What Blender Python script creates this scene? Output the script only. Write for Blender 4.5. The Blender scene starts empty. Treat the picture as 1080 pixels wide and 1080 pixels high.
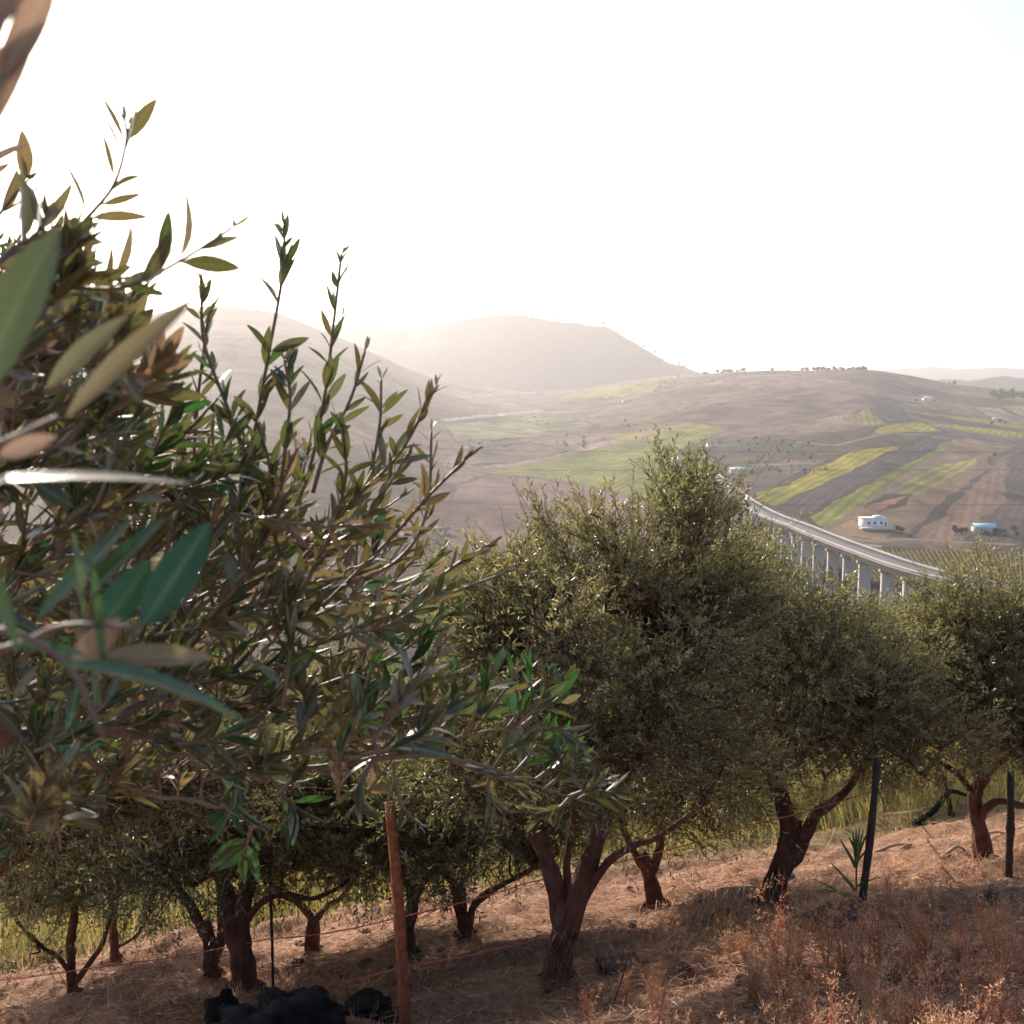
import bpy, math, random
import numpy as np
from mathutils import Vector

random.seed(7)
RNG = np.random.default_rng(11)
R = math.radians
scene = bpy.context.scene
C = scene.collection

# ------------------------------------------------------------------ camera
CAM_Z = 1.6
PITCH = math.atan(120 / 1080)
cam_d = bpy.data.cameras.new('camera')
cam = bpy.data.objects.new('camera', cam_d)
C.objects.link(cam)
cam.location = (0, 0, CAM_Z)
cam.rotation_euler = (math.pi / 2 - PITCH, 0, 0)
cam_d.sensor_width = 36
cam_d.lens = 36
cam_d.clip_start = 0.02
cam_d.clip_end = 60000
cam_d.dof.use_dof = True
cam_d.dof.focus_distance = 4.2
cam_d.dof.aperture_fstop = 12.0
scene.camera = cam

# ------------------------------------------------------------------ light
SUN_EL, SUN_AZ = R(25), R(-29)        # azimuth from +Y, positive towards +X
world = bpy.data.worlds.new('World')
scene.world = world
world.use_nodes = True
wn = world.node_tree
sky = wn.nodes.new('ShaderNodeTexSky')
sky.sky_type = 'NISHITA'
sky.sun_disc = False
sky.sun_elevation = SUN_EL
sky.sun_rotation = SUN_AZ
sky.air_density = 1.0
sky.dust_density = 2.2
sky.altitude = 300
wn.links.new(sky.outputs[0], wn.nodes['Background'].inputs[0])
wn.nodes['Background'].inputs[1].default_value = 0.14
sun_d = bpy.data.lights.new('sun', 'SUN')
sun_d.energy = 3.4
sun_d.angle = R(0.5)
sun_d.color = (1.0, 0.89, 0.77)
sun = bpy.data.objects.new('sun', sun_d)
C.objects.link(sun)
sdir = Vector((math.sin(SUN_AZ) * math.cos(SUN_EL), math.cos(SUN_AZ) * math.cos(SUN_EL), math.sin(SUN_EL)))
sun.rotation_euler = sdir.to_track_quat('Z', 'Y').to_euler()

scene.view_settings.view_transform = 'Standard'
scene.view_settings.look = 'None'
scene.view_settings.exposure = 1.02
scene.view_settings.gamma = 1.0
scene.view_settings.use_curve_mapping = False
scene.cycles.max_bounces = 8
scene.cycles.transparent_max_bounces = 8
scene.cycles.volume_bounces = 1
scene.cycles.use_denoising = True
scene.cycles.use_adaptive_sampling = True
scene.cycles.adaptive_threshold = 0.02

# ------------------------------------------------------------------ helpers
def ray(px, py):
    """slopes X/Y and Z/Y of the line of sight through a photo pixel (1080 grid)"""
    ui = (px - 540) / 1080.0; v = (540 - py) / 1080.0
    y = math.cos(PITCH) + v * math.sin(PITCH)
    z = -math.sin(PITCH) + v * math.cos(PITCH)
    return ui / y, z / y

def P(px, py, Y):
    a, b = ray(px, py)
    return np.array([a * Y, Y, CAM_Z + b * Y])

def T(py):                                  # depression slope of a photo row
    return -ray(540, py)[1]

def hashn(ix, iy, seed):
    h = (ix.astype(np.int64) * 374761393 + iy.astype(np.int64) * 668265263 + seed * 1442695041) & 0x7fffffff
    h = ((h ^ (h >> 13)) * 1274126177) & 0x7fffffff
    h = (h ^ (h >> 16)) & 0xffffff
    return h / float(0xffffff)

def vnoise(x, y, seed=0):
    x = np.asarray(x, float); y = np.asarray(y, float)
    ix = np.floor(x); iy = np.floor(y)
    fx = x - ix; fy = y - iy
    fx = fx * fx * (3 - 2 * fx); fy = fy * fy * (3 - 2 * fy)
    a = hashn(ix, iy, seed); b = hashn(ix + 1, iy, seed)
    c = hashn(ix, iy + 1, seed); d = hashn(ix + 1, iy + 1, seed)
    return (a + (b - a) * fx + (c - a) * fy + (a - b - c + d) * fx * fy) * 2 - 1

def fbm(x, y, octv=4, seed=0, gain=0.5):
    s = 0; a = 1; f = 1
    for k in range(octv):
        s = s + a * vnoise(np.asarray(x) * f + 17.3 * k, np.asarray(y) * f - 9.1 * k, seed + k)
        a *= gain; f *= 2.03
    return s

def sstep(a, b, x):
    t = np.clip((x - a) / (b - a), 0, 1)
    return t * t * (3 - 2 * t)

def link(name, mesh, parent=None, mat=None):
    o = bpy.data.objects.new(name, mesh)
    C.objects.link(o)
    if parent is not None: o.parent = parent
    if mat is not None and len(mesh.materials) == 0: mesh.materials.append(mat)
    return o

def tag(o, label=None, cat=None, group=None, kind=None):
    if label: o['label'] = label
    if cat: o['category'] = cat
    if group: o['group'] = group
    if kind: o['kind'] = kind
    return o

def empty(name, loc, label=None, cat=None, group=None):
    o = bpy.data.objects.new(name, None)
    C.objects.link(o)
    o.location = tuple(float(v) for v in loc)
    o.empty_display_size = 0.2
    return tag(o, label, cat, group)

def mk_mesh(name, verts, faces, tint=None, smooth=False, origin=None, color=None, rib=None):
    """verts Nx3; faces = list of int arrays (M,k)"""
    verts = np.asarray(verts, float)
    if origin is not None: verts = verts - np.asarray(origin, float)
    me = bpy.data.meshes.new(name)
    me.vertices.add(len(verts))
    me.vertices.foreach_set('co', verts.astype(np.float32).ravel())
    faces = [np.asarray(f, np.int32) for f in faces if len(f)]
    nl = sum(f.size for f in faces); npoly = sum(len(f) for f in faces)
    me.loops.add(nl); me.polygons.add(npoly)
    me.loops.foreach_set('vertex_index', np.concatenate([f.ravel() for f in faces]))
    starts = []; s = 0
    for f in faces:
        k = f.shape[1]
        starts.append(s + np.arange(len(f)) * k); s += f.size
    me.polygons.foreach_set('loop_start', np.concatenate(starts).astype(np.int32))
    if smooth: me.polygons.foreach_set('use_smooth', np.ones(npoly, bool))
    if tint is not None:
        at = me.attributes.new('tint', 'FLOAT', 'POINT')
        at.data.foreach_set('value', np.asarray(tint, np.float32))
    if rib is not None:
        at = me.attributes.new('rib', 'FLOAT', 'POINT'); at.data.foreach_set('value', np.asarray(rib, np.float32))
    if color is not None:
        at = me.attributes.new('albedo', 'FLOAT_COLOR', 'POINT')
        c4 = np.ones((len(verts), 4), np.float32); c4[:, :3] = color
        at.data.foreach_set('color', c4.ravel())
    me.update(calc_edges=True)
    me.validate()
    return me

class Geo:
    def __init__(s): s.v = []; s.f = {}; s.t = []; s.n = 0
    def add(s, v, faces, tint=0.5):
        v = np.asarray(v, float).reshape(-1, 3)
        for f in faces:
            f = np.asarray(f, np.int64)
            if len(f): s.f.setdefault(f.shape[1], []).append(f + s.n)
        s.v.append(v)
        s.t.append(np.full(len(v), tint) if np.isscalar(tint) else np.asarray(tint))
        s.n += len(v)
    def box(s, c, size, rz=0.0, tint=0.5):
        hx, hy, hz = [q / 2 for q in size]
        v = np.array([[x, y, z] for z in (-hz, hz) for y in (-hy, hy) for x in (-hx, hx)], float)
        cr, sr = math.cos(rz), math.sin(rz)
        v = np.stack([v[:, 0] * cr - v[:, 1] * sr, v[:, 0] * sr + v[:, 1] * cr, v[:, 2]], 1) + np.asarray(c, float)
        s.add(v, [[[0, 2, 3, 1], [4, 5, 7, 6], [0, 1, 5, 4], [2, 6, 7, 3], [0, 4, 6, 2], [1, 3, 7, 5]]], tint)
    def tube(s, pts, rad, n=8, tint=0.5, rough=0.0, seed=0, squash=None):
        pts = np.asarray(pts, float); m = len(pts)
        rad = np.full(m, rad) if np.isscalar(rad) else np.asarray(rad, float)
        tg = np.gradient(pts, axis=0)
        tg /= np.linalg.norm(tg, axis=1)[:, None] + 1e-9
        ref = np.array([0.13, 1.0, 0.07]) if abs(tg[:, 1]).mean() < 0.8 else np.array([1.0, 0.1, 0.1])
        a = np.cross(tg, ref); a /= np.linalg.norm(a, axis=1)[:, None] + 1e-9
        b = np.cross(tg, a)
        ang = np.arange(n) / n * 2 * math.pi
        rr = rad[:, None] * np.ones((m, n))
        if rough > 0:
            L = np.concatenate([[0], np.cumsum(np.linalg.norm(np.diff(pts, axis=0), axis=1))])
            sc = 1.0 / max(rad.max(), 1e-4)
            g = fbm(np.cos(ang)[None, :] * 1.6 + 5 + L[:, None] * sc * .35, np.sin(ang)[None, :] * 1.6 + L[:, None] * sc * 0.5, 3, seed)
            rr = rr * (1 + rough * g)
        v = pts[:, None, :] + rr[..., None] * (np.cos(ang)[None, :, None] * a[:, None, :] + np.sin(ang)[None, :, None] * b[:, None, :])
        v = v.reshape(-1, 3)
        i = np.arange(m - 1)[:, None] * n; j = np.arange(n)[None, :]; k = (j + 1) % n
        q = np.stack([i + j, i + k, i + n + k, i + n + j], -1).reshape(-1, 4)
        v = np.vstack([v, pts[:1], pts[-1:]])
        c0 = m * n; c1 = c0 + 1
        jj = np.arange(n); kk = (jj + 1) % n
        cap0 = np.stack([np.full(n, c0), kk, jj], 1)
        cap1 = np.stack([np.full(n, c1), (m - 1) * n + jj, (m - 1) * n + kk], 1)
        s.add(v, [q, cap0, cap1], tint)
    def mesh(s, name, origin=None, smooth=False):
        return mk_mesh(name, np.vstack(s.v), [np.vstack(a) for a in s.f.values()], np.concatenate(s.t), smooth, origin)

def spline(pts, n):
    """Catmull-Rom through control points"""
    p = np.asarray(pts, float)
    if len(p) == 2:
        t = np.linspace(0, 1, n)[:, None]
        return p[0] * (1 - t) + p[1] * t
    q = np.vstack([2 * p[0] - p[1], p, 2 * p[-1] - p[-2]])
    tt = np.linspace(0, len(p) - 1 - 1e-6, n)
    i = tt.astype(int); f = (tt - i)[:, None]
    a, b, c, d = q[i], q[i + 1], q[i + 2], q[i + 3]
    return 0.5 * ((2 * b) + (c - a) * f + (2 * a - 5 * b + 4 * c - d) * f ** 2 + (3 * b - a - 3 * c + d) * f ** 3)

def norm(v): return v / (np.linalg.norm(v, axis=-1, keepdims=True) + 1e-9)

# ------------------------------------------------------------------ materials
def new_mat(name):
    m = bpy.data.materials.new(name); m.use_nodes = True
    nt = m.node_tree
    return m, nt, nt.nodes['Principled BSDF'], nt.nodes['Material Output']

def N(nt, typ, **kw):
    n = nt.nodes.new(typ)
    for k, v in kw.items(): setattr(n, k, v)
    return n

def ramp(nt, fac, stops):
    r = N(nt, 'ShaderNodeValToRGB')
    e = r.color_ramp.elements
    while len(e) < len(stops): e.new(0.5)
    for el, (p, c) in zip(e, stops):
        el.position = p; el.color = (*c, 1)
    nt.links.new(fac, r.inputs[0])
    return r.outputs[0]

def noise(nt, scale, detail=4, rough=0.6, coord='Object', dist=0.0):
    tc = N(nt, 'ShaderNodeTexCoord')
    n = N(nt, 'ShaderNodeTexNoise')
    n.inputs['Scale'].default_value = scale; n.inputs['Detail'].default_value = detail
    n.inputs['Roughness'].default_value = rough; n.inputs['Distortion'].default_value = dist
    nt.links.new(tc.outputs[coord], n.inputs['Vector'])
    return n.outputs['Fac']

def bump(nt, b, fac, strength, distance):
    bp = N(nt, 'ShaderNodeBump')
    bp.inputs['Strength'].default_value = strength; bp.inputs['Distance'].default_value = distance
    nt.links.new(fac, bp.inputs['Height']); nt.links.new(bp.outputs[0], b.inputs['Normal'])

def plain(name, c0, c1=None, scale=8.0, rough=0.8, spec=0.3, bs=0.0, metal=0.0, bd=0.02):
    m, nt, b, out = new_mat(name)
    c1 = c1 or tuple(x * 0.6 for x in c0)
    f = noise(nt, scale)
    nt.links.new(ramp(nt, f, [(0.3, c1), (0.7, c0)]), b.inputs['Base Color'])
    b.inputs['Roughness'].default_value = rough
    b.inputs['Specular IOR Level'].default_value = spec
    b.inputs['Metallic'].default_value = metal
    if bs: bump(nt, b, noise(nt, scale * 3, 6, .7), bs, bd)
    return m

def leaf_mat(name, top_stops, under, trans_stops, rough=0.38, trans=0.35, spec=0.5, rib=False):
    """olive leaf: glossy dark face, paler matt underside, some light through the blade"""
    m, nt, b, out = new_mat(name)
    at = N(nt, 'ShaderNodeAttribute', attribute_name='tint')
    geo = N(nt, 'ShaderNodeNewGeometry')
    top = ramp(nt, at.outputs['Fac'], top_stops)
    mx = N(nt, 'ShaderNodeMix', data_type='RGBA')
    nt.links.new(geo.outputs['Backfacing'], mx.inputs['Factor'])
    nt.links.new(top, mx.inputs['A'])
    mx.inputs['B'].default_value = (*under, 1)
    res = mx.outputs['Result']
    if rib:                                     # pale midrib, blotches and fine veins
        ra = N(nt, 'ShaderNodeAttribute', attribute_name='rib')
        pw = N(nt, 'ShaderNodeMath', operation='POWER'); pw.inputs[1].default_value = 9
        nt.links.new(ra.outputs['Fac'], pw.inputs[0])
        ml = N(nt, 'ShaderNodeMath', operation='MULTIPLY'); ml.inputs[1].default_value = .55
        nt.links.new(pw.outputs[0], ml.inputs[0])
        nf = noise(nt, 130, 5, .75)
        bl = N(nt, 'ShaderNodeMix', data_type='RGBA', blend_type='MULTIPLY'); bl.inputs['Factor'].default_value = 1
        nt.links.new(res, bl.inputs['A']); nt.links.new(ramp(nt, nf, [(.3, (.55, .50, .45)), (.6, (1.1, 1.1, 1.1))]), bl.inputs['B'])
        m2 = N(nt, 'ShaderNodeMix', data_type='RGBA')
        nt.links.new(ml.outputs[0], m2.inputs['Factor']); nt.links.new(bl.outputs['Result'], m2.inputs['A']); m2.inputs['B'].default_value = (.32, .33, .18, 1)
        res = m2.outputs['Result']
        bump(nt, b, nf, .25, .002)
    nt.links.new(res, b.inputs['Base Color'])
    b.inputs['Roughness'].default_value = rough
    b.inputs['Specular IOR Level'].default_value = spec
    tr = N(nt, 'ShaderNodeBsdfTranslucent')
    nt.links.new(ramp(nt, at.outputs['Fac'], trans_stops), tr.inputs['Color'])
    ms = N(nt, 'ShaderNodeMixShader'); ms.inputs[0].default_value = trans
    nt.links.new(b.outputs[0], ms.inputs[1]); nt.links.new(tr.outputs[0], ms.inputs[2])
    nt.links.new(ms.outputs[0], out.inputs['Surface'])
    return m

M = {}
M['leaf'] = leaf_mat('olive_leaf', [(0, (.065, .066, .030)), (.6, (.125, .112, .054)), (1, (.22, .18, .09))], (.28, .25, .16),
                     [(0, (.18, .20, .055)), (.7, (.37, .34, .11)), (1, (.52, .41, .16))], .34, .45, .6)
M['leaf_blue'] = leaf_mat('olive_leaf_silver', [(0, (.05, .07, .042)), (.6, (.09, .11, .065)), (1, (.15, .15, .085))], (.24, .25, .19),
                          [(0, (.13, .19, .06)), (.7, (.25, .29, .10)), (1, (.38, .34, .13))], .36, .38, .55)
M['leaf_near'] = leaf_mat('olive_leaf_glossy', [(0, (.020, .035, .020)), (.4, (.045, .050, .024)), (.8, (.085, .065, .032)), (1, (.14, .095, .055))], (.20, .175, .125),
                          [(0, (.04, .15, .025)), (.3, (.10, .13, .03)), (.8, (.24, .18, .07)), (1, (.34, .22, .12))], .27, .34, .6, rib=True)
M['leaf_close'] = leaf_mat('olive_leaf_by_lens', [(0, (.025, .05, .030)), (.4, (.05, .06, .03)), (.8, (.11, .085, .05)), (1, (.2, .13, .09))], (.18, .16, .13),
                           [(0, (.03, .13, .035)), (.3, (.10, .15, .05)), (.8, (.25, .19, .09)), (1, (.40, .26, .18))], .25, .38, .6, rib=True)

def bark_mat():
    m, nt, b, out = new_mat('olive_bark')
    f = noise(nt, 5, 6, .65)
    nt.links.new(ramp(nt, f, [(.3, (.045, .020, .014)), (.55, (.14, .065, .043)), (.75, (.25, .14, .10))]), b.inputs['Base Color'])
    tc = N(nt, 'ShaderNodeTexCoord'); mp = N(nt, 'ShaderNodeMapping')
    mp.inputs['Scale'].default_value = (28, 28, 5)
    n2 = N(nt, 'ShaderNodeTexNoise'); n2.inputs['Detail'].default_value = 6; n2.inputs['Scale'].default_value = 1.0
    n2.inputs['Distortion'].default_value = 1.5
    nt.links.new(tc.outputs['Object'], mp.inputs[0]); nt.links.new(mp.outputs[0], n2.inputs['Vector'])
    bump(nt, b, n2.outputs['Fac'], 1.0, .03)
    b.inputs['Roughness'].default_value = .85
    b.inputs['Specular IOR Level'].default_value = .25
    return m
M['bark'] = bark_mat()
M['bark_near'] = plain('young_olive_bark', (.19, .12, .085), (.085, .05, .035), 40, .5, .5, .4, bd=.003)
M['bark_red'] = plain('dry_reddish_bark', (.20, .10, .07), (.09, .05, .04), 20, .85, .2, .5)

def blade_mat(name, stops, trans=.35, rough=.6, spec=.3):
    m, nt, b, out = new_mat(name)
    at = N(nt, 'ShaderNodeAttribute', attribute_name='tint')
    col = ramp(nt, at.outputs['Fac'], stops)
    nt.links.new(col, b.inputs['Base Color'])
    b.inputs['Roughness'].default_value = rough
    b.inputs['Specular IOR Level'].default_value = spec
    tr = N(nt, 'ShaderNodeBsdfTranslucent'); nt.links.new(col, tr.inputs['Color'])
    ms = N(nt, 'ShaderNodeMixShader'); ms.inputs[0].default_value = trans
    nt.links.new(b.outputs[0], ms.inputs[1]); nt.links.new(tr.outputs[0], ms.inputs[2])
    nt.links.new(ms.outputs[0], out.inputs['Surface'])
    return m
M['straw'] = blade_mat('dry_straw', [(0, (.14, .065, .04)), (.5, (.42, .22, .13)), (1, (.74, .51, .32))], .25)
M['grass'] = blade_mat('yellowing_grass', [(0, (.14, .14, .035)), (.5, (.31, .27, .08)), (1, (.50, .38, .17))], .5)
M['weed'] = blade_mat('dry_red_weed', [(0, (.44, .17, .09)), (.5, (.72, .36, .21)), (1, (.85, .60, .42))], .62)
_nt = M['weed'].node_tree; _oi = N(_nt, 'ShaderNodeObjectInfo')
_hs = N(_nt, 'ShaderNodeMix', data_type='RGBA'); _src = [l for l in _nt.links if l.to_socket.name == 'Base Color'][0].from_socket
_mr = N(_nt, 'ShaderNodeMapRange'); _mr.inputs['To Max'].default_value = .7; _nt.links.new(_oi.outputs['Random'], _mr.inputs['Value'])
_nt.links.new(_mr.outputs[0], _hs.inputs['Factor']); _nt.links.new(_src, _hs.inputs['A']); _hs.inputs['B'].default_value = (.62, .44, .25, 1)
for _l in [l for l in _nt.links if l.from_socket == _src and l.to_node != _hs]: _nt.links.new(_hs.outputs['Result'], _l.to_socket)
M['reed'] = blade_mat('green_reed', [(0, (.06, .12, .03)), (1, (.16, .24, .07))], .4)
M['rust'] = plain('rusty_paint', (.42, .14, .06), (.13, .045, .025), 26, .7, .3, .15, bd=.003)
M['darkwood'] = plain('dark_weathered_wood', (.07, .05, .04), (.03, .022, .018), 14, .8, .25, .6, bd=.01)
M['twine'] = plain('red_orange_twine', (.65, .16, .10), (.5, .10, .07), 60, .6)
M['cord'] = plain('yellow_cord', (.75, .65, .42), (.6, .5, .3), 60, .6)
M['wire'] = plain('galvanised_wire', (.42, .36, .30), (.25, .19, .15), 60, .5, .5, metal=.5)
M['rod'] = plain('iron_rod', (.05, .035, .03), (.03, .02, .018), 30, .6)
M['black'] = plain('lumpy_black', (.022, .018, .017), (.005, .005, .005), 14, .6, .35, 1.0, bd=.08)
M['rock'] = plain('brown_stone', (.22, .14, .10), (.10, .06, .045), 9, .9, .2, .8, bd=.03)
M['stick'] = plain('pale_dry_wood', (.50, .36, .25), (.30, .20, .14), 20, .75)
M['concrete'] = plain('viaduct_concrete', (.42, .39, .36), (.32, .30, .27), .05, .85, .3)
M['asphalt'] = plain('road_asphalt', (.24, .21, .20), (.18, .16, .15), .1, .9, .1)
M['white_wall'] = plain('white_plaster', (.70, .68, .66), (.6, .58, .56), .5, .85)
M['grey_wall'] = plain('grey_plaster', (.45, .44, .42), (.36, .35, .33), .5, .85)
M['glass'] = plain('dark_window', (.04, .05, .06), (.03, .035, .04), 1, .2, .6)
M['tile'] = plain('clay_tile', (.40, .20, .13), (.28, .14, .09), .8, .85)
M['blue_roof'] = plain('pale_blue_sheet', (.42, .55, .60), (.35, .47, .52), .3, .5)
M['vine'] = blade_mat('vine_leaves', [(0, (.14, .15, .03)), (.5, (.36, .30, .06)), (1, (.52, .40, .09))], .3)
M['farleaf'] = blade_mat('far_tree_leaves', [(0, (.030, .045, .020)), (1, (.075, .09, .035))], .25)

# ------------------------------------------------------------------ near ground
def gz_raw(x, y):
    x = np.asarray(x, float); y = np.asarray(y, float)
    yy = np.where(y < 0, y * .25, y)
    xs = np.clip(x, -14, 14)
    return -.35 * yy + .15 * xs

def gz(x, y):
    """height of the hillside"""
    x = np.asarray(x, float); y = np.asarray(y, float)
    fade = 1 - sstep(28, 40, np.abs(y))
    z = gz_raw(x, y)
    z = z + fade * (.10 * fbm(x * .35, y * .35, 3, 3) + .05 * fbm(x * 1.3, y * 1.3, 3, 9))
    # furrows left by the plough, running up to the right
    w = (y - .22 * x) + .4 * vnoise(x * .5, y * .5, 21)
    z = z + fade * .065 * np.sin(w * 2 * math.pi / 1.15) * sstep(3, 5, y) * (1 - sstep(13, 15, y))
    return z

def gzs(x, y): return float(gz(np.array([x]), np.array([y]))[0])

def hit(px, py):
    """where a line of sight meets the hillside"""
    a, b = ray(px, py)
    Ys = np.linspace(1.0, 40, 2000)
    d = CAM_Z + b * Ys - gz(a * Ys, Ys)
    i = int(np.argmax(d < 0)) if (d < 0).any() else len(Ys) - 1
    Y = Ys[i]
    return np.array([a * Y, Y, gzs(a * Y, Y)])

def grid_mesh(name, X, Y, Z, color=None):
    n, m = X.shape
    v = np.stack([X, Y, Z], -1).reshape(-1, 3)
    i = np.arange(n - 1)[:, None] * m; j = np.arange(m - 1)[None, :]
    q = np.stack([i + j, i + j + 1, i + m + j + 1, i + m + j], -1).reshape(-1, 4)
    return mk_mesh(name, v, [q], smooth=True, color=None if color is None else color.reshape(-1, 3))

def ground_mat():
    m, nt, b, out = new_mat('straw_covered_soil')
    f1 = noise(nt, 1.3, 8, .75); f2 = noise(nt, 22, 6, .8, dist=.6)
    c1 = ramp(nt, f1, [(.35, (.20, .090, .052)), (.5, (.40, .205, .12)), (.68, (.54, .33, .20))])
    c2 = ramp(nt, f2, [(.35, (.11, .052, .03)), (.5, (.42, .22, .13)), (.66, (.74, .50, .32))])
    mx = N(nt, 'ShaderNodeMix', data_type='RGBA'); mx.inputs['Factor'].default_value = .55
    nt.links.new(c1, mx.inputs['A']); nt.links.new(c2, mx.inputs['B'])
    # greener where the grass strip starts
    tc = N(nt, 'ShaderNodeTexCoord'); sp = N(nt, 'ShaderNodeSeparateXYZ')
    nt.links.new(tc.outputs['Object'], sp.inputs[0])
    mr = N(nt, 'ShaderNodeMapRange'); mr.inputs['From Min'].default_value = 10; mr.inputs['From Max'].default_value = 12.5
    nt.links.new(sp.outputs['Y'], mr.inputs['Value'])
    mg = N(nt, 'ShaderNodeMix', data_type='RGBA')
    nt.links.new(mr.outputs[0], mg.inputs['Factor']); nt.links.new(mx.outputs['Result'], mg.inputs['A'])
    nt.links.new(ramp(nt, f1, [(.4, (.16, .15, .05)), (.6, (.30, .22, .10))]), mg.inputs['B'])
    nt.links.new(mg.outputs['Result'], b.inputs['Base Color'])
    b.inputs['Roughness'].default_value = .9; b.inputs['Specular IOR Level'].default_value = .2
    bump(nt, b, f2, .9, .05)
    return m

U = np.concatenate([np.linspace(-2.4, -.62, 40)[:-1], np.linspace(-.62, .62, 1300), np.linspace(.62, 2.4, 40)[1:]])
ys = np.concatenate([np.linspace(-16, 3, 120)[:-1], np.geomspace(3, 44, 560)])
xs = np.concatenate([np.linspace(-110, -12, 60)[:-1], np.linspace(-12, 14, 560), np.linspace(14, 110, 60)[1:]])
GX, GY = np.meshgrid(xs, ys)
GZ = gz(GX, GY)
GZ = GZ + .034 * fbm(GX * 6, GY * 6, 3, 33) * (1 - sstep(16, 22, GY))
GZ = np.where(GY > 38, GZ - (GY - 38) * .4, GZ)
g = link('ground', grid_mesh('ground', GX, GY, GZ), None, ground_mat())
tag(g, kind='structure')

# ------------------------------------------------------------------ far terrain
def interp(px, tab):
    return np.interp(px, [a for a, b in tab], [b for a, b in tab])
R1 = [(-400, 390), (-100, 368), (0, 352), (110, 343), (200, 325), (240, 321), (300, 330), (370, 360), (430, 388), (470, 403), (520, 410), (560, 414),
      (620, 410), (660, 402), (700, 396), (740, 394), (760, 393), (800, 391), (850, 390.5), (900, 388.5), (920, 390), (960, 397), (1000, 405), (1040, 409), (1080, 413), (1500, 420)]
YR = [(-400, 2300), (350, 2350), (470, 2600), (560, 2900), (700, 2600), (800, 2300), (920, 2050), (1080, 2300), (1500, 2400)]
R2 = [(-400, 360), (300, 352), (370, 340), (430, 343), (470, 336), (520, 331), (560, 334), (600, 338), (640, 346), (665, 359), (690, 374), (720, 389), (780, 404), (900, 414),
      (955, 407), (990, 399.5), (1040, 398), (1080, 398), (1500, 405)]
R3 = [(-400, 400), (800, 405), (900, 393), (940, 388), (975, 386), (1005, 388.5), (1045, 386), (1080, 390), (1500, 396)]
PXu = U * 1080 * .995 + 540
Tv = np.vectorize(T)
t1 = Tv(interp(PXu, R1)); t2 = Tv(interp(PXu, R2)); t3 = Tv(interp(PXu, R3))
yr1 = interp(PXu, YR)
def smooth(a, w):
    k = np.exp(-np.linspace(-2, 2, 2 * w + 1) ** 2); k /= k.sum()
    p = np.concatenate([np.full(w, a[0]), a, np.full(w, a[-1])])
    return np.convolve(p, k, 'valid')
t1 = smooth(t1, 10); t2 = smooth(t2, 10); t3 = smooth(t3, 13); yr1 = smooth(yr1, 60)
T0 = T(660)
rows_Y, rows_Z = [], []
def row(Yv, Zv): rows_Y.append(Yv * np.ones(len(U))); rows_Z.append(Zv * np.ones(len(U)))
z36 = gz_raw(U * 36, np.full(len(U), 36.)) - .05
for k in range(40):
    s = k / 40.; Yk = 36 + (330 - 36) * s ** 1.3
    row(Yk, z36 * (1 - (Yk - 36) / 294.) + (-106) * (Yk - 36) / 294.)
for k in range(16):
    s = k / 16.; Yk = 330 + 120 * s
    row(Yk, -106 + (CAM_Z - T0 * 450 + 106) * s)
NC = 460
for k in range(NC + 1):
    sg = 1 - k / NC
    t = t1 + (T0 - t1) * sg
    Yk = 1 / (1 / yr1 + sg * (1 / 450. - 1 / yr1))
    row(Yk, CAM_Z - t * Yk)
zr = rows_Z[-1]
YM, YF = 3900., 7600.
for k in range(1, 13):
    s = k / 12.; row(yr1 + 500 * s, zr - 70 * math.sin(s * math.pi / 2) * np.ones(len(U)))
yb, zb = rows_Y[-1], rows_Z[-1]
zm = CAM_Z - t2 * YM
for k in range(1, 61):
    s = k / 60.
    row(yb + (YM - yb) * s, zb + (zm - zb) * (s ** 1.5))
for k in range(1, 11):
    s = k / 10.; row(YM + 900 * s, zm - 120 * s)
zf0 = rows_Z[-1]; zf = CAM_Z - t3 * YF
for k in range(1, 31):
    s = k / 30.; row(YM + 900 + (YF - YM - 900) * s, zf0 + (zf - zf0) * s ** 1.3)
for k in range(1, 5): row(YF + 600 * k, zf - 60 * k)
TY = np.array(rows_Y); TZ = np.array(rows_Z); TX = TY * U[None, :]
far = sstep(330, 520, TY)
ridge_keep = 1 - .75 * np.exp(-((TY - yr1[None, :]) / 160.) ** 2)
amp = np.where(TY < 1.02 * yr1[None, :] + 0 * TY, 1.0, 1.6)
relief = fbm(TX / 240. + 3, TY / 330. + 5, 5, 40, .5) * 7.0 + np.abs(fbm(TX / 95., TY / 170., 3, 60)) * -3.5
TZ = TZ + far * ridge_keep * relief * amp * np.clip((TY - 450) / 900., .15, 1)
TZ = TZ + sstep(2600, 3800, TY) * fbm(TX / 60., TY / 200., 3, 77) * 3.0

from math import floor
_k450 = 56
def tz(x, y):
    """height of the far terrain"""
    u = x / y
    j = int(np.clip(np.searchsorted(U, u), 1, len(U) - 1))
    f = (u - U[j - 1]) / (U[j] - U[j - 1])
    a = np.interp(y, TY[:, j - 1], TZ[:, j - 1]); b = np.interp(y, TY[:, j], TZ[:, j])
    return float(a * (1 - f) + b * f)

def far_hit(px, py):
    """first point of the far slopes on the line of sight"""
    a, b = ray(px, py)
    j = int(np.clip(np.searchsorted(U, a), 1, len(U) - 1))
    Yc, Zc = TY[:, j], TZ[:, j]
    d = CAM_Z + b * Yc - Zc
    idx = np.where((d[:-1] > 0) & (d[1:] <= 0) & (Yc[1:] > 335))[0]
    if len(idx) == 0: i = 55 + NC; Y = Yc[i]
    else:
        i = idx[0]; f = d[i] / (d[i] - d[i + 1]); Y = Yc[i] + f * (Yc[i + 1] - Yc[i])
    return np.array([a * Y, Y, tz(a * Y, Y)])

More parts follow.
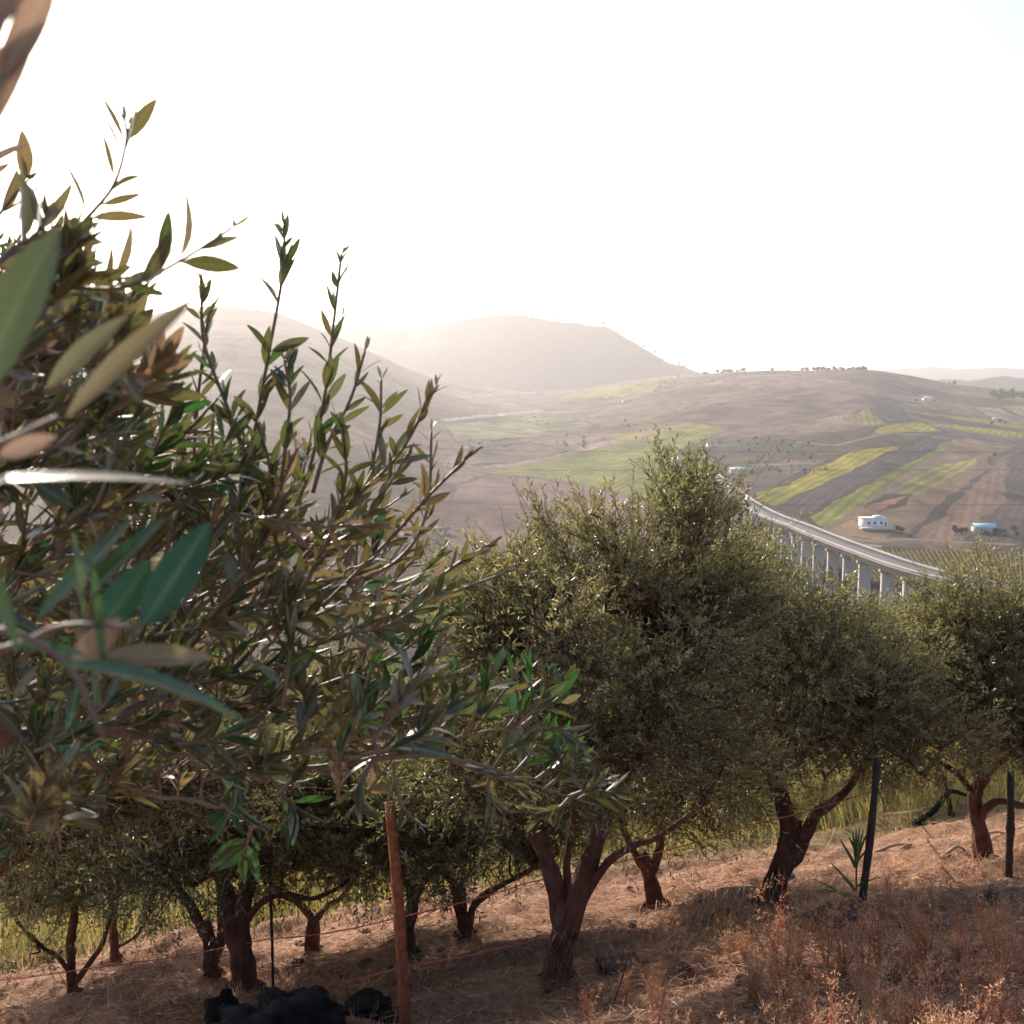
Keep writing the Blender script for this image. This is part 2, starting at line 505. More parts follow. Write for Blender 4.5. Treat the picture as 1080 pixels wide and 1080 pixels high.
# fields: outlines of real plots laid on the slope
def q6(pts): return [(720 + x / 3., 360 + y / 3.) for x, y in pts]
YEL, GRN, PUR, BRN, DRK = (.40, .34, .075), (.25, .26, .07), (.125, .10, .10), (.34, .215, .16), (.11, .08, .072)
FIELDS = [
    (q6([(0, 560), (0, 420), (150, 400), (420, 395), (230, 480), (300, 525), (200, 600)]), (.17, .15, .12), 0),
    ([(440, 700), (462, 575), (478, 512), (520, 500), (580, 506), (640, 516), (700, 530), (790, 600), (840, 700)], (.24, .155, .135), 0),
    ([(515, 497), (560, 489), (600, 478), (700, 460), (770, 443), (800, 436), (760, 455), (715, 474), (705, 495), (740, 520), (755, 545), (700, 531), (640, 516), (580, 504)], GRN, 1),
    (q6([(230, 480), (330, 450), (420, 395), (520, 350), (660, 330), (690, 335), (560, 400), (480, 440), (400, 470), (300, 525), (250, 510)]), YEL, 1),
    (q6([(300, 525), (400, 470), (560, 400), (690, 335), (760, 305), (830, 290), (840, 310), (740, 370), (600, 440), (480, 500), (380, 555)]), PUR, 2),
    (q6([(380, 555), (480, 500), (600, 440), (740, 370), (850, 305), (875, 315), (760, 390), (650, 460), (560, 530), (450, 590), (420, 585)]), GRN, 1),
    (q6([(450, 590), (560, 530), (650, 460), (760, 390), (870, 318), (940, 300), (1030, 335), (1010, 350), (960, 370), (940, 410), (800, 530), (700, 600), (640, 640), (480, 610)]), (.33, .23, .15), 0),
    (q6([(720, 430), (800, 385), (960, 362), (930, 400), (850, 450), (760, 480), (640, 510), (660, 480)]), (.36, .30, .12), 1),
    (q6([(580, 525), (640, 490), (720, 485), (690, 515), (620, 540)]), (.42, .22, .16), 0),
    (q6([(670, 630), (960, 392), (990, 398), (860, 520), (745, 622), (690, 640)]), DRK, 0),
    (q6([(695, 638), (745, 622), (860, 520), (990, 398), (1022, 372), (1012, 500), (940, 560), (860, 642)]), BRN, 2),
    (q6([(850, 655), (940, 560), (1012, 500), (1024, 365), (1090, 335), (1400, 330), (1400, 690), (1080, 682)]), (.135, .105, .095), 2),
    (q6([(480, 650), (600, 655), (880, 665), (1080, 682), (1400, 700), (1400, 900), (500, 830)]), (.13, .10, .07), 0),
    (q6([(565, 298), (640, 265), (740, 250), (790, 268), (835, 288), (700, 288), (620, 293)]), YEL, 1),
    (q6([(790, 268), (900, 285), (1080, 308), (1300, 330), (1300, 305), (1080, 290), (900, 268), (780, 258)]), YEL, 1),
    (q6([(715, 222), (900, 252), (1080, 278), (1300, 300), (1300, 290), (1080, 262), (900, 240), (760, 224)]), (.33, .30, .08), 1),
    (q6([(660, 188), (740, 196), (860, 220), (800, 216), (700, 202)]), GRN, 1),
    (q6([(840, 150), (960, 165), (1080, 180), (1300, 205), (1300, 220), (1080, 194), (960, 178), (860, 164)]), (.30, .29, .10), 1),
    (q6([(545, 215), (580, 208), (645, 262), (560, 268)]), (.31, .27, .11), 1),
    (q6([(580, 195), (680, 190), (722, 245), (650, 260), (600, 225)]), (.15, .125, .12), 2),
    (q6([(1000, 205), (1080, 200), (1300, 210), (1300, 250), (1080, 240)]), (.28, .27, .12), 1),
    (q6([(905, 205), (1000, 210), (1080, 245), (1300, 265), (1300, 280), (1040, 258), (960, 235)]), (.36, .26, .20), 0),
    ([(640, 462), (720, 446), (765, 442), (772, 446), (720, 457), (660, 466)], (.34, .30, .10), 0),
    (q6([(0, 272), (130, 248), (158, 256), (0, 294), (-120, 318), (-120, 300)]), (.36, .32, .10), 1),
    ([(590, 418), (640, 407), (700, 402), (690, 413), (640, 420)], (.32, .30, .12), 1),
    ([(470, 448), (575, 436), (640, 445), (560, 462), (480, 466)], (.25, .24, .13), 0),
    ([(480, 475), (560, 466), (600, 476), (540, 488), (490, 490)], (.20, .15, .115), 0),
    ([(600, 440), (680, 428), (740, 424), (700, 440), (640, 450)], (.27, .20, .14), 2),
    ([(730, 470), (790, 462), (850, 468), (820, 488), (760, 490)], (.13, .115, .08), 0),
    ([(760, 400), (840, 396), (900, 402), (860, 409), (790, 411)], (.29, .21, .16), 2),
    ([(905, 398), (950, 403), (990, 415), (960, 418), (915, 408)], (.16, .12, .10), 0),
    ([(860, 437), (905, 432), (900, 448), (868, 452)], (.31, .22, .16), 2),
    ([(540, 425), (590, 421), (625, 428), (580, 434)], (.17, .15, .09), 0),
    ([(770, 425), (830, 418), (850, 424), (800, 434)], (.16, .12, .095), 0),
    ([(1010, 455), (1080, 462), (1110, 472), (1040, 470)], (.17, .13, .11), 2),
    ([(690, 440), (860, 410), (940, 420), (900, 436), (780, 452)], (.22, .15, .125), 0),
]
def in_poly(x, y, poly):
    ins = np.zeros(x.shape, bool); n = len(poly); j = n - 1
    for i in range(n):
        xi, yi = poly[i]; xj, yj = poly[j]
        c = ((yi > y) != (yj > y)) & (x < (xj - xi) * (y - yi) / (yj - yi + 1e-12) + xi)
        ins ^= c; j = i
    return ins
def densify(pts, n=5):
    out = []
    for i in range(len(pts)):
        a, b = pts[i], pts[(i + 1) % len(pts)]
        for k in range(n): out.append((a[0] + (b[0] - a[0]) * k / n, a[1] + (b[1] - a[1]) * k / n))
    return out
nz = fbm(TX / 170., TY / 210., 5, 90)
nz2 = fbm(TX / 28., TY / 45., 4, 95)
nz3 = fbm(TX / 7., TY / 12., 3, 145)
ALB = np.zeros(TX.shape + (3,))
base = np.array([.235, .165, .13]); scrub = np.array([.115, .10, .06]); pale = np.array([.36, .27, .20])
w1 = sstep(.05, .7, nz + .35 * nz2)[..., None]; w2 = sstep(.1, .8, -nz + .35 * nz2)[..., None]
ALB[:] = base; ALB = ALB * (1 - .7 * w1) + scrub * .7 * w1; ALB = ALB * (1 - .6 * w2) + pale * .6 * w2
# old terraces and furrow lines that follow the slope
tl_ = fbm(TX / 260. + .4 * nz, TY / 26. + 2.2 * nz, 3, 120)
ALB = ALB * (1 - .30 * sstep(.15, .6, tl_)[..., None]) * (1 + .22 * sstep(.2, .7, -tl_)[..., None])
plots = hashn(np.floor(TX / 150. + 1.2 * nz), np.floor(TY / 190. + .8 * nz), 9)[..., None]
ALB = ALB * (.78 + .46 * plots) * (1 + .35 * np.clip(fbm(TX / 9., TY / 16., 3, 140), -1, 1)[..., None])
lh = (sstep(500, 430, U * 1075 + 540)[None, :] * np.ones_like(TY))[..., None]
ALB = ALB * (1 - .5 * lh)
fb = (TY > 2900)[..., None]
ALB = np.where(fb, np.array([.15, .12, .09]) * (1 + .3 * nz[..., None]), ALB)
wx = TX + 1.6 * fbm(TX / 30., TY / 40., 3, 5); wy = TY + 3.5 * fbm(TX / 30., TY / 40., 3, 6)
sub = TY < 3400
for pts, col, kind in FIELDS:
    poly = [tuple(far_hit(a, b)[:2]) for a, b in densify(pts)]
    m = in_poly(wx, wy, poly) & sub
    c = np.array(col)
    var = 1 + .34 * nz2 + .16 * nz + .18 * nz3
    pp_ = np.array(poly); dd = np.roll(pp_, -5, axis=0) - pp_; dl = np.hypot(dd[:, 0], dd[:, 1]); q_ = dd[int(np.argmax(dl))] / dl.max()
    sv = (TX * -q_[1] + TY * q_[0])
    if kind: var = var * (1 + (.26 if kind == 1 else .16) * np.sin(sv * 2 * math.pi / (8.5 if kind == 1 else 6.5)))
    if kind == 1: c2 = c * np.stack([var, var ** .8, var], -1)
    elif kind == 2: c2 = c * np.stack([var] * 3, -1)
    else: c2 = c * np.stack([1 + .5 * nz2] * 3, -1)
    ALB = np.where(m[..., None], c2, ALB)
    # ragged field margin
    pa_, pb_ = pp_, np.roll(pp_, -1, axis=0)
    x0_, x1_, y0_, y1_ = pp_[:, 0].min() - 9, pp_[:, 0].max() + 9, pp_[:, 1].min() - 9, pp_[:, 1].max() + 9
    sel = (wx > x0_) & (wx < x1_) & (wy > y0_) & (wy < y1_) & sub
    sx, sy = wx[sel], wy[sel]; best = np.full(sx.shape, 1e9)
    for a_, b_ in zip(pa_, pb_):
        d_ = b_ - a_; t_ = np.clip(((sx - a_[0]) * d_[0] + (sy - a_[1]) * d_[1]) / (d_ @ d_ + 1e-9), 0, 1)
        best = np.minimum(best, np.hypot(sx - a_[0] - t_ * d_[0], (sy - a_[1] - t_ * d_[1]) * .6))
    wd = np.clip(1.6 + 2.2 * nz2[sel], .0, 4)
    bc = np.array([.075, .065, .045]) if (len(pts) % 2) else np.array([.30, .22, .16])
    ALB[sel] = np.where((best < wd)[:, None], bc, ALB[sel])
# tracks
def track(pts, w, col):
    global ALB
    p = np.array([far_hit(a, b)[:2] for a, b in densify(pts, 6)[:-6]])
    for a, b in zip(p[:-1], p[1:]):
        d = b - a; L2 = d @ d + 1e-9
        t = np.clip(((TX - a[0]) * d[0] + (TY - a[1]) * d[1]) / L2, 0, 1)
        dist = np.hypot(TX - a[0] - t * d[0], TY - a[1] - t * d[1])
        ALB = np.where(((dist < w) & sub)[..., None], np.array(col), ALB)
track([(470, 443), (520, 438), (575, 433)], 7, (.62, .52, .42))
track([(840, 466), (880, 470), (940, 456), (1080, 470)], 3, (.36, .27, .2))
track([(880, 566), (920, 571), (960, 568), (1000, 571), (1080, 575)], 3.0, (.45, .34, .26))
track([(862, 566), (884, 574), (930, 576)], 4, (.55, .44, .36))
track([(720, 432), (780, 418), (840, 410), (900, 412), (960, 420)], 2.5, (.34, .26, .2))
track([(700, 452), (770, 452), (840, 440), (900, 425)], 2.2, (.08, .07, .05))
track([(500, 455), (560, 452), (620, 460), (690, 452)], 2.6, (.09, .075, .055))
track([(645, 423), (700, 412), (740, 402)], 4, (.42, .34, .28))
lum = ALB.mean(-1, keepdims=True)
ALB = np.clip((lum + (ALB - lum) * 1.22) * .66, .015, .8)
def terrain_mat():
    m, nt, b, out = new_mat('farmland')
    at = N(nt, 'ShaderNodeAttribute', attribute_name='albedo')
    f = noise(nt, .08, 8, .75)
    mx = N(nt, 'ShaderNodeMix', data_type='RGBA', blend_type='MULTIPLY'); mx.inputs['Factor'].default_value = 1
    nt.links.new(at.outputs['Color'], mx.inputs['A'])
    nt.links.new(ramp(nt, f, [(.3, (.55, .55, .55)), (.7, (1, 1, 1))]), mx.inputs['B'])
    nt.links.new(mx.outputs['Result'], b.inputs['Base Color'])
    b.inputs['Roughness'].default_value = .95; b.inputs['Specular IOR Level'].default_value = .1
    bump(nt, b, f, .6, 4.0)
    return m
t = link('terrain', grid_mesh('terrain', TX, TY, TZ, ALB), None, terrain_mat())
tag(t, kind='structure')

# ------------------------------------------------------------------ viaduct
ZD = CAM_Z - 60.0
cl = [(747, 498.5), (756, 504.5), (773, 519), (803, 539), (843, 555), (880, 570), (920, 584.5), (953, 596), (993, 607), (1040, 617), (1080, 626), (1180, 645)]
ctr = []
for px, py in cl:
    a, b = ray(px, py); Y = (ZD - CAM_Z) / b
    ctr.append([a * Y, Y, ZD])
ctr = spline(ctr, 160)
tg = norm(np.gradient(ctr, axis=0)); side = np.stack([tg[:, 1], -tg[:, 0], 0 * tg[:, 0]], 1)
def sweep(offs):
    """closed cross-section (offset, height) swept along the road"""
    n = len(offs); m = len(ctr)
    v = np.stack([ctr + side * o + np.array([0, 0, h]) for o, h in offs], 1).reshape(-1, 3)
    i = np.arange(m - 1)[:, None] * n; j = np.arange(n)[None, :]; k = (j + 1) % n
    q = np.stack([i + j, i + k, i + n + k, i + n + j], -1).reshape(-1, 4)
    return v, q
via = empty('viaduct', (ctr[60][0], ctr[60][1], ZD), 'pale concrete road viaduct curving across the valley on rows of piers', 'viaduct')
vo = np.array(via.location)
W = 5.2
for nm, offs, mat in [('deck', [(-W, -.25), (W, -.25), (W, -.7), (3.4, -1.0), (3.2, -3.4), (-3.2, -3.4), (-3.4, -1.0), (-W, -.7)], 'concrete'),
                      ('road', [(-W + .5, .0), (W - .5, .0), (W - .5, -.24), (-W + .5, -.24)], 'asphalt'),
                      ('parapet', [(-W, .85), (-W + .4, .85), (-W + .4, -.24), (-W, -.24)], 'concrete'),
                      ('parapet', [(W - .4, .85), (W, .85), (W, -.24), (W - .4, -.24)], 'concrete')]:
    v, q = sweep(offs)
    link(nm, mk_mesh(nm, v, [q], origin=vo), via, M[mat])
proj = np.array([540 + 1080 * c[0] / c[1] * .99 for c in ctr])
for px in (1062, 1031, 1000, 962, 937, 914, 895, 879, 864, 851, 840, 830, 820, 811, 803, 795, 788, 781, 775, 769):
    i = int(np.argmin(np.abs(proj - px)))
    c = ctr[i]; gb = tz(c[0], c[1]) - 3 if c[1] > 40 else -100
    top = ZD - 3.4
    if gb > top - 2: continue
    rz = math.atan2(tg[i][1], tg[i][0])
    G_ = Geo()
    G_.box((c[0], c[1], (top - 1.2 + gb) / 2), (1.7, 4.6, top - 1.2 - gb), rz)
    G_.box((c[0], c[1], top - .6), (2.0, 6.2, 1.195), rz)
    link('pier', G_.mesh('pier', vo), via, M['concrete'])
for s_ in (-1, 1):
    G_ = Geo(); G_.tube(ctr + side * s_ * (W - .2) + np.array([0, 0, 1.35]), .09, 5)
    link('guard_rail', G_.mesh('guard_rail', vo), via, M['rod'])

# ------------------------------------------------------------------ farm buildings
def house(name, c, w, d, h, rz, label, wall='white_wall', roof='flat', roof_mat='white_wall', wins=2, group=None, cat='house', annex=False):
    e = empty(name, c, label, cat, group); e.rotation_euler = (0, 0, rz)
    b = Geo(); b.box((0, 0, h / 2 - 1), (w, d, h + 2))
    wall_o = link('wall', b.mesh('wall'), e, M[wall])
    if roof == 'flat':
        r_ = Geo(); r_.box((0, 0, h + .18), (w + .8, d + .8, .34)); 
        if annex: r_.box((w * .18, 0, h + .9), (w * .3, d * .6, 1.1))
    else:
        r_ = Geo(); hw, hd = w / 2 + .5, d / 2 + .5
        v = [(-hw, -hd, h), (hw, -hd, h), (hw, 0, h + d * .28), (-hw, 0, h + d * .28), (-hw, hd, h), (hw, hd, h)]
        v += [(x, y, z + .2) for x, y, z in v]
        r_.add(v, [[[0, 1, 2, 3], [3, 2, 5, 4], [7, 6, 9, 8], [8, 9, 10, 11], [0, 6, 7, 1], [4, 5, 11, 10], [1, 7, 8, 2], [2, 8, 11, 5], [0, 3, 9, 6], [3, 4, 10, 9]]])
    link('roof', r_.mesh('roof'), e, M[roof_mat])
    for k in range(wins):
        x = (k + .5) / (wins + .8) * w - w / 2 + .6
        g_ = Geo(); g_.box((x, -d / 2 - .03, h * .55), (w * .11, .12, h * .27))
        link('window', g_.mesh('window'), e, M['glass'])
    g_ = Geo(); g_.box((w * .38, -d / 2 - .03, h * .36), (w * .06, .12, h * .6)); link('door', g_.mesh('door'), e, M['glass'])
    return e
p = far_hit(921, 556)
h1 = house('farmhouse', p, 16, 9, 6.0, .12, 'white flat-roofed farmhouse with dark windows beyond the curving viaduct', wins=3, annex=True)
g_ = Geo(); g_.box((-1.5, -8.5, .2), (21, 6, 1.4)); link('terrace', g_.mesh('terrace'), h1, M['grey_wall'])
g_ = Geo()
for k in range(9): g_.box((-11.5 + 2.5 * k, -11.3, 1.3), (.3, .3, 1.0))
g_.box((-1.5, -11.3, 1.85), (20.3, .2, .15)); link('railing', g_.mesh('railing'), h1, M['white_wall'])
house('shed', far_hit(1037, 561), 13, 8, 3.4, -.1, 'grey farm shed with pale sheet roof in the dark ploughed field', 'grey_wall', 'gable', 'blue_roof', 1, cat='shed')
house('greenhouse', far_hit(782, 499), 20, 8, 2.8, .0, 'long low shed with pale blue roof behind the viaduct far end', 'grey_wall', 'gable', 'blue_roof', 2, cat='shed')
house('house', far_hit(978, 423), 14, 9, 5, .2, 'small white house on the upper slope below the crest', roof='gable', roof_mat='white_wall', wins=2)
house('house', far_hit(1051, 444), 11, 9, 5, -.3, 'tiny white house at far right beside the yellow strips', wins=2, roof_mat='white_wall')
house('house', far_hit(568, 416), 22, 12, 8, .1, 'pale hazy house at the foot of the flat-topped hill', roof='gable', roof_mat='tile', wins=3)
house('house', far_hit(661, 424), 16, 8, 3.5, .3, 'white hillside house beside the far pale track', wins=3, roof_mat='white_wall')
house('barn', far_hit(464, 562), 12, 6, 2.2, -.2, 'pale barn below the mauve ploughed field behind the olive shoots', 'grey_wall', 'gable', 'tile', 2, cat='barn')

# ------------------------------------------------------------------ leaf cloud generators
def leaf_cloud(base, d, nrm, L, Wd, tint, fine=False):
    """one folded blade per row; returns verts, faces, tint"""
    n = len(base)
    d = norm(d); s_ = norm(np.cross(d, nrm)); nn = np.cross(s_, d)
    L = L[:, None]; Wd = Wd[:, None]
    if not fine:
        v0 = base; v2 = base + d * L - nn * L * .08
        mid = base + d * L * .48 + nn * L * .04
        v1 = mid + s_ * Wd * .5 + nn * Wd * .15; v3 = mid - s_ * Wd * .5 + nn * Wd * .15
        V = np.stack([v0, v1, v2, v3], 1).reshape(-1, 3)
        b = np.arange(n)[:, None] * 4
        F = np.concatenate([b + np.array([[0, 1, 2]]), b + np.array([[0, 2, 3]])])
        return V, F, np.repeat(tint, 4)
    ts = np.array([0, .06, .2, .38, .56, .74, .9, 1.0])
    ws = np.array([.06, .20, .70, 1.0, 1.0, .76, .42, .05])
    curl = RNG.uniform(-.10, .34, n)[:, None]; fold = RNG.uniform(.10, .45, n)[:, None]
    sw = RNG.uniform(-.16, .16, n)[:, None]
    cols = []
    for t_, w_ in zip(ts, ws):
        c = base + d * L * t_ - nn * L * curl * t_ * t_ + s_ * L * sw * t_ * t_
        e = fold * Wd * .5 * w_
        cols += [c + s_ * Wd * .5 * w_ + nn * e, c, c - s_ * Wd * .5 * w_ + nn * e]
    V = np.stack(cols, 1).reshape(-1, 3); k = len(ts) * 3
    q = []
    for i in range(len(ts) - 1):
        a = i * 3; q += [[a, a + 1, a + 4, a + 3], [a + 1, a + 2, a + 5, a + 4]]
    F = (np.arange(n)[:, None, None] * k + np.array(q)[None]).reshape(-1, 4)
    return V, F, np.repeat(tint, k)

def rand_unit(n, rng): return norm(rng.normal(size=(n, 3)))

def crown_cloud(clusters, n_twigs, per, leafL, rng, up=.55, center=None):
    """twigs round every branch end, each carrying paired leaves"""
    cl_ = np.array([c[:3] for c in clusters]); cr = np.array([c[3] for c in clusters])
    wgt = np.maximum(cr, .14) ** 2.2; wgt = wgt / wgt.sum()
    k = rng.choice(len(cl_), n_twigs, p=wgt)
    off = rand_unit(n_twigs, rng); rad = rng.uniform(0, 1, n_twigs) ** .45
    pos = cl_[k] + off * (cr[k] * rad)[:, None] * np.array([1, 1, .85])
    out = norm(pos - (cl_.mean(0) if center is None else center))
    d = norm(off * .5 + out * .5 + np.array([0, 0, up]) + rng.normal(size=(n_twigs, 3)) * .4)
    tl = rng.uniform(.10, .30, n_twigs)
    far_ = rng.uniform(0, 1, n_twigs) < .12
    tl = np.where(far_, tl * 1.8, tl)
    s = (np.arange(per) + .5) / per
    B = pos[:, None, :] + d[:, None, :] * (tl[:, None] * s[None, :])[..., None]
    droop = np.zeros_like(B); droop[..., 2] = -(s[None, :] ** 2) * tl[:, None] * .25
    B = (B + droop).reshape(-1, 3)
    D = np.repeat(d, per, axis=0)
    rnd = norm(np.cross(D, rand_unit(len(D), rng)))
    LD = norm(D * .7 + rnd * rng.uniform(.5, 1.0, len(D))[:, None])
    NR = norm(np.cross(LD, rand_unit(len(D), rng)) + np.array([0, 0, .6]))
    LL = leafL * .80 * rng.uniform(.7, 1.2, len(D))
    tint = np.clip(.5 + .22 * rng.normal(size=len(cl_))[k], 0, 1)
    tint = np.clip(np.repeat(tint, per) + rng.normal(size=len(D)) * .18, 0, 1)
    V, F, Tt = leaf_cloud(B, LD, NR, LL, LL * .27, tint)
    return V, F, Tt, pos, d, tl

def twig_sticks(pos, d, tl, r=.0025):
    n = len(pos)
    s_ = norm(np.cross(d, np.array([.3, .2, 1.]))); u_ = np.cross(s_, d)
    tip = pos + d * tl[:, None]; tip[:, 2] -= tl * .25
    b = pos - d * (tl * .5)[:, None]
    V = []
    for ang in (0, 2.1, 4.2):
        V.append(b + (s_ * math.cos(ang) + u_ * math.sin(ang)) * r)
    for ang in (0, 2.1, 4.2):
        V.append(tip + (s_ * math.cos(ang) + u_ * math.sin(ang)) * r * .5)
    V = np.stack(V, 1).reshape(-1, 3)
    F = (np.arange(n)[:, None, None] * 6 + np.array([[0, 1, 4, 3], [1, 2, 5, 4], [2, 0, 3, 5]])[None]).reshape(-1, 4)
    return V, F

def ellipse_clusters(els, n, rng, cr=(.22, .42)):
    """branch ends spread through ellipsoids (centre, radii)"""
    out = []
    vol = np.array([e[1][0] * e[1][1] * e[1][2] for e in els]) ** .8; vol /= vol.sum()
    for i in range(n):
        c, r = els[rng.choice(len(els), p=vol)]
        u = rand_unit(1, rng)[0] * rng.uniform(.25, 1) ** .5
        p = np.array(c) + u * np.array(r)
        if u[2] < -.3: p[2] += .1
        out.append([*p, rng.uniform(*cr)])
    return out

def jitter_path(a, b, n, rng, amt=.1, sag=0.0):
    t = np.linspace(0, 1, n)[:, None]
    p = np.asarray(a) * (1 - t) + np.asarray(b) * t
    L = np.linalg.norm(np.asarray(b) - np.asarray(a))
    k = rng.normal(size=(n, 3)) * amt * L * .35; k[0] = 0; k[-1] = 0
    p = p + k; p[:, 2] -= np.sin(t[:, 0] * math.pi) * sag * L
    return p

def olive(label, base, limbs, els, n_cl=45, twigs=2600, per=12, leafL=.058, seed=1, mat='leaf', group=None, sub=.012, cr=(.22, .42), name='olive_tree', up=.55, extra=()):
    rng = np.random.default_rng(seed)
    base = np.asarray(base, float)
    e = empty(name, base, label, 'tree', group)
    # trunk
    tr, rest = limbs[0], limbs[1:]
    G_ = Geo()
    pts = spline(tr[0], 22); k_ = .50; rad = k_ * np.interp(np.linspace(0, 1, 22), [0, .10, .35, 1], [tr[1] * 1.30, tr[1] * 1.02, tr[1] * .88, tr[2]])
    G_.tube(pts, rad, 18, .5, .30, seed)
    # flared root toes
    for k in range(5):
        a = k * 1.257 + rng.uniform(0, .6)
        q = base + np.array([math.cos(a), math.sin(a), 0]) * tr[1] * 1.0; q[2] = gzs(q[0], q[1]) - .04
        G_.tube(spline([pts[2] + (q - base) * .1, pts[1] * .4 + q * .6 + np.array([0, 0, .03]), q], 6), [tr[1] * .4, tr[1] * .3, tr[1] * .24, tr[1] * .18, tr[1] * .1, tr[1] * .04], 8, .5, .2, seed + k)
    link('trunk', G_.mesh('trunk', base, True), e, M['bark'])
    anchors = [pts[-1], pts[-4], pts[-7]]
    for i, (lp, r0, r1) in enumerate(rest):
        G_ = Geo(); pp = spline(lp, 16)
        G_.tube(pp, np.linspace(r0, r1, 16) * .55, 10, .5, .3, seed + 10 + i)
        link('limb', G_.mesh('limb', base, True), e, M['bark'])
        anchors += list(pp[8:])
    anchors = np.array(anchors)
    cls = ellipse_clusters(els, n_cl, rng, cr) + [list(q) for q in extra]
    for lp, r0, r1 in rest:
        q = np.asarray(lp[-1], float)
        for k in range(2): cls.append([*(q + rng.normal(size=3) * .14 + [0, 0, .16]), rng.uniform(.2, .3)])
    twigs = int(twigs * 1.45)
    G_ = Geo()
    for c in cls:
        c = np.array(c[:3]); w = np.linalg.norm(anchors - c, axis=1) + .8 * np.maximum(0, anchors[:, 2] - c[2])
        a = anchors[int(np.argmin(w))]
        pp = spline(jitter_path(a, c, 5, rng, .28, -.06), 11)
        L = np.linalg.norm(c - a)
        G_.tube(pp, np.linspace(min(.035, sub + .012 * L), .004, 11), 6, .5, .1, seed)
    V, F, Tt, pos, d, tl = crown_cloud(cls, twigs, per, leafL, rng, up)
    tv, tf = twig_sticks(pos, d, tl)
    G_.add(tv, [tf])
    link('branches', G_.mesh('branches', base, True), e, M['bark'])
    link('crown', mk_mesh('crown', V, [F], Tt, origin=base), e, M[mat])
    return e

def LP(pts, Y, dy=None):
    """limb polyline: photo pixels at a distance Y plus per-point offset"""
    dy = dy or [0] * len(pts)
    return [P(a, b, Y + o) for (a, b), o in zip(pts, dy)]

def EL(px, py, Y, rx, ry, rz_, dY=0):
    """crown ellipsoid: radii in metres from pixel radii"""
    s = Y / 1080.
    return (P(px, py, Y + dY), (rx * s, rz_, ry * s))

# ------------------------------------------------------------------ olive trees of the grove
def tree_base(px, py): 
    h = hit(px, py); h[2] -= .03
    return h
b = tree_base(588, 1034); Y = b[1]
olive('large central olive with dark low-forking trunk, nearest one right of the orange stake', b,
      [([b] + LP([(592, 1000), (597, 972), (600, 950)], Y), .175, .15),
       (LP([(596, 985), (583, 925), (560, 868), (528, 852), (500, 838), (470, 800)], Y, [0, .1, .2, .2, .1, 0]), .12, .045),
       (LP([(599, 985), (620, 915), (640, 855), (662, 812), (690, 772), (705, 700)], Y, [0, -.05, 0, .1, .2, .3]), .125, .05),
       (LP([(598, 965), (599, 900), (607, 840), (600, 780), (580, 720)], Y, [0, .2, .3, .3, .3]), .055, .03),
       (LP([(606, 965), (634, 918), (662, 895), (695, 882), (740, 850)], Y, [0, -.1, -.2, 0, .1]), .06, .025)],
      [EL(680, 800, Y, 90, 40, .8), EL(560, 800, Y, 90, 40, .8), EL(640, 660, Y, 130, 110, 1.0), EL(708, 585, Y, 80, 85, .8), EL(745, 560, Y, 40, 40, .5), EL(590, 740, Y, 130, 85, 1.0), EL(720, 720, Y, 90, 90, .9), EL(540, 660, Y, 70, 70, .7, .3), EL(760, 640, Y, 60, 60, .6, .3)],
      105, 4200, 13, .056, 101, 'leaf', cr=(.17, .35),
      extra=[[*P(a_, b_ + 22, Y + c_), r_] for a_, b_, c_, r_ in [(575, 528, .1, .09), (592, 548, .1, .09), (612, 572, .1, .1), (622, 520, 0, .08), (630, 542, .05, .1), (640, 565, .05, .12), (708, 478, .1, .10), (700, 500, .1, .12), (735, 492, .2, .1), (765, 515, .3, .12), (520, 590, .1, .1), (545, 575, .2, .1)]])
b = tree_base(812, 950); Y = b[1]
olive('olive tree with leaning reddish trunk split in two, left of the dark leaning post', b,
      [([b] + LP([(822, 920), (833, 890), (834, 865)], Y), .19, .15),
       (LP([(834, 885), (826, 845), (812, 815), (790, 780), (770, 720)], Y, [0, 0, .1, .2, .3]), .13, .05),
       (LP([(832, 912), (850, 880), (862, 858), (884, 842), (905, 815), (930, 780)], Y, [0, -.1, -.1, 0, .1, .2]), .11, .045)],
      [EL(830, 700, Y, 130, 100, 1.1), EL(800, 620, Y, 70, 65, .8), EL(900, 740, Y, 100, 60, 1.0), EL(770, 770, Y, 80, 50, .9), EL(860, 655, Y, 50, 40, .6), EL(930, 725, Y, 60, 45, .7)],
      80, 3500, 13, .056, 102, 'leaf', cr=(.2, .4))
b = tree_base(1040, 908); Y = b[1]
olive('olive tree with pale curved trunk at the right edge beside the slim post', b,
      [([b] + LP([(1034, 880), (1029, 855), (1029, 835)], Y), .14, .10),
       (LP([(1029, 845), (1012, 818), (990, 803), (965, 796)], Y, [0, .1, .2, .3]), .06, .03),
       (LP([(1030, 838), (1032, 808), (1028, 770), (1040, 720)], Y, [0, 0, .1, .1]), .085, .035),
       (LP([(1032, 868), (1040, 852), (1056, 845), (1085, 850), (1110, 830)], Y, [0, -.1, -.1, 0, 0]), .065, .04),
       (LP([(1032, 835), (1050, 808), (1072, 792), (1100, 760)], Y, [0, -.1, -.1, 0]), .05, .025)],
      [EL(1035, 750, Y, 65, 42, .9), EL(1028, 652, Y, 42, 48, .6), EL(1080, 672, Y, 42, 52, .8), EL(985, 705, Y, 38, 48, .7), EL(1110, 760, Y, 60, 40, .9)],
      84, 3500, 12, .056, 103, 'leaf', cr=(.2, .36))
b = tree_base(258, 1046); Y = b[1]
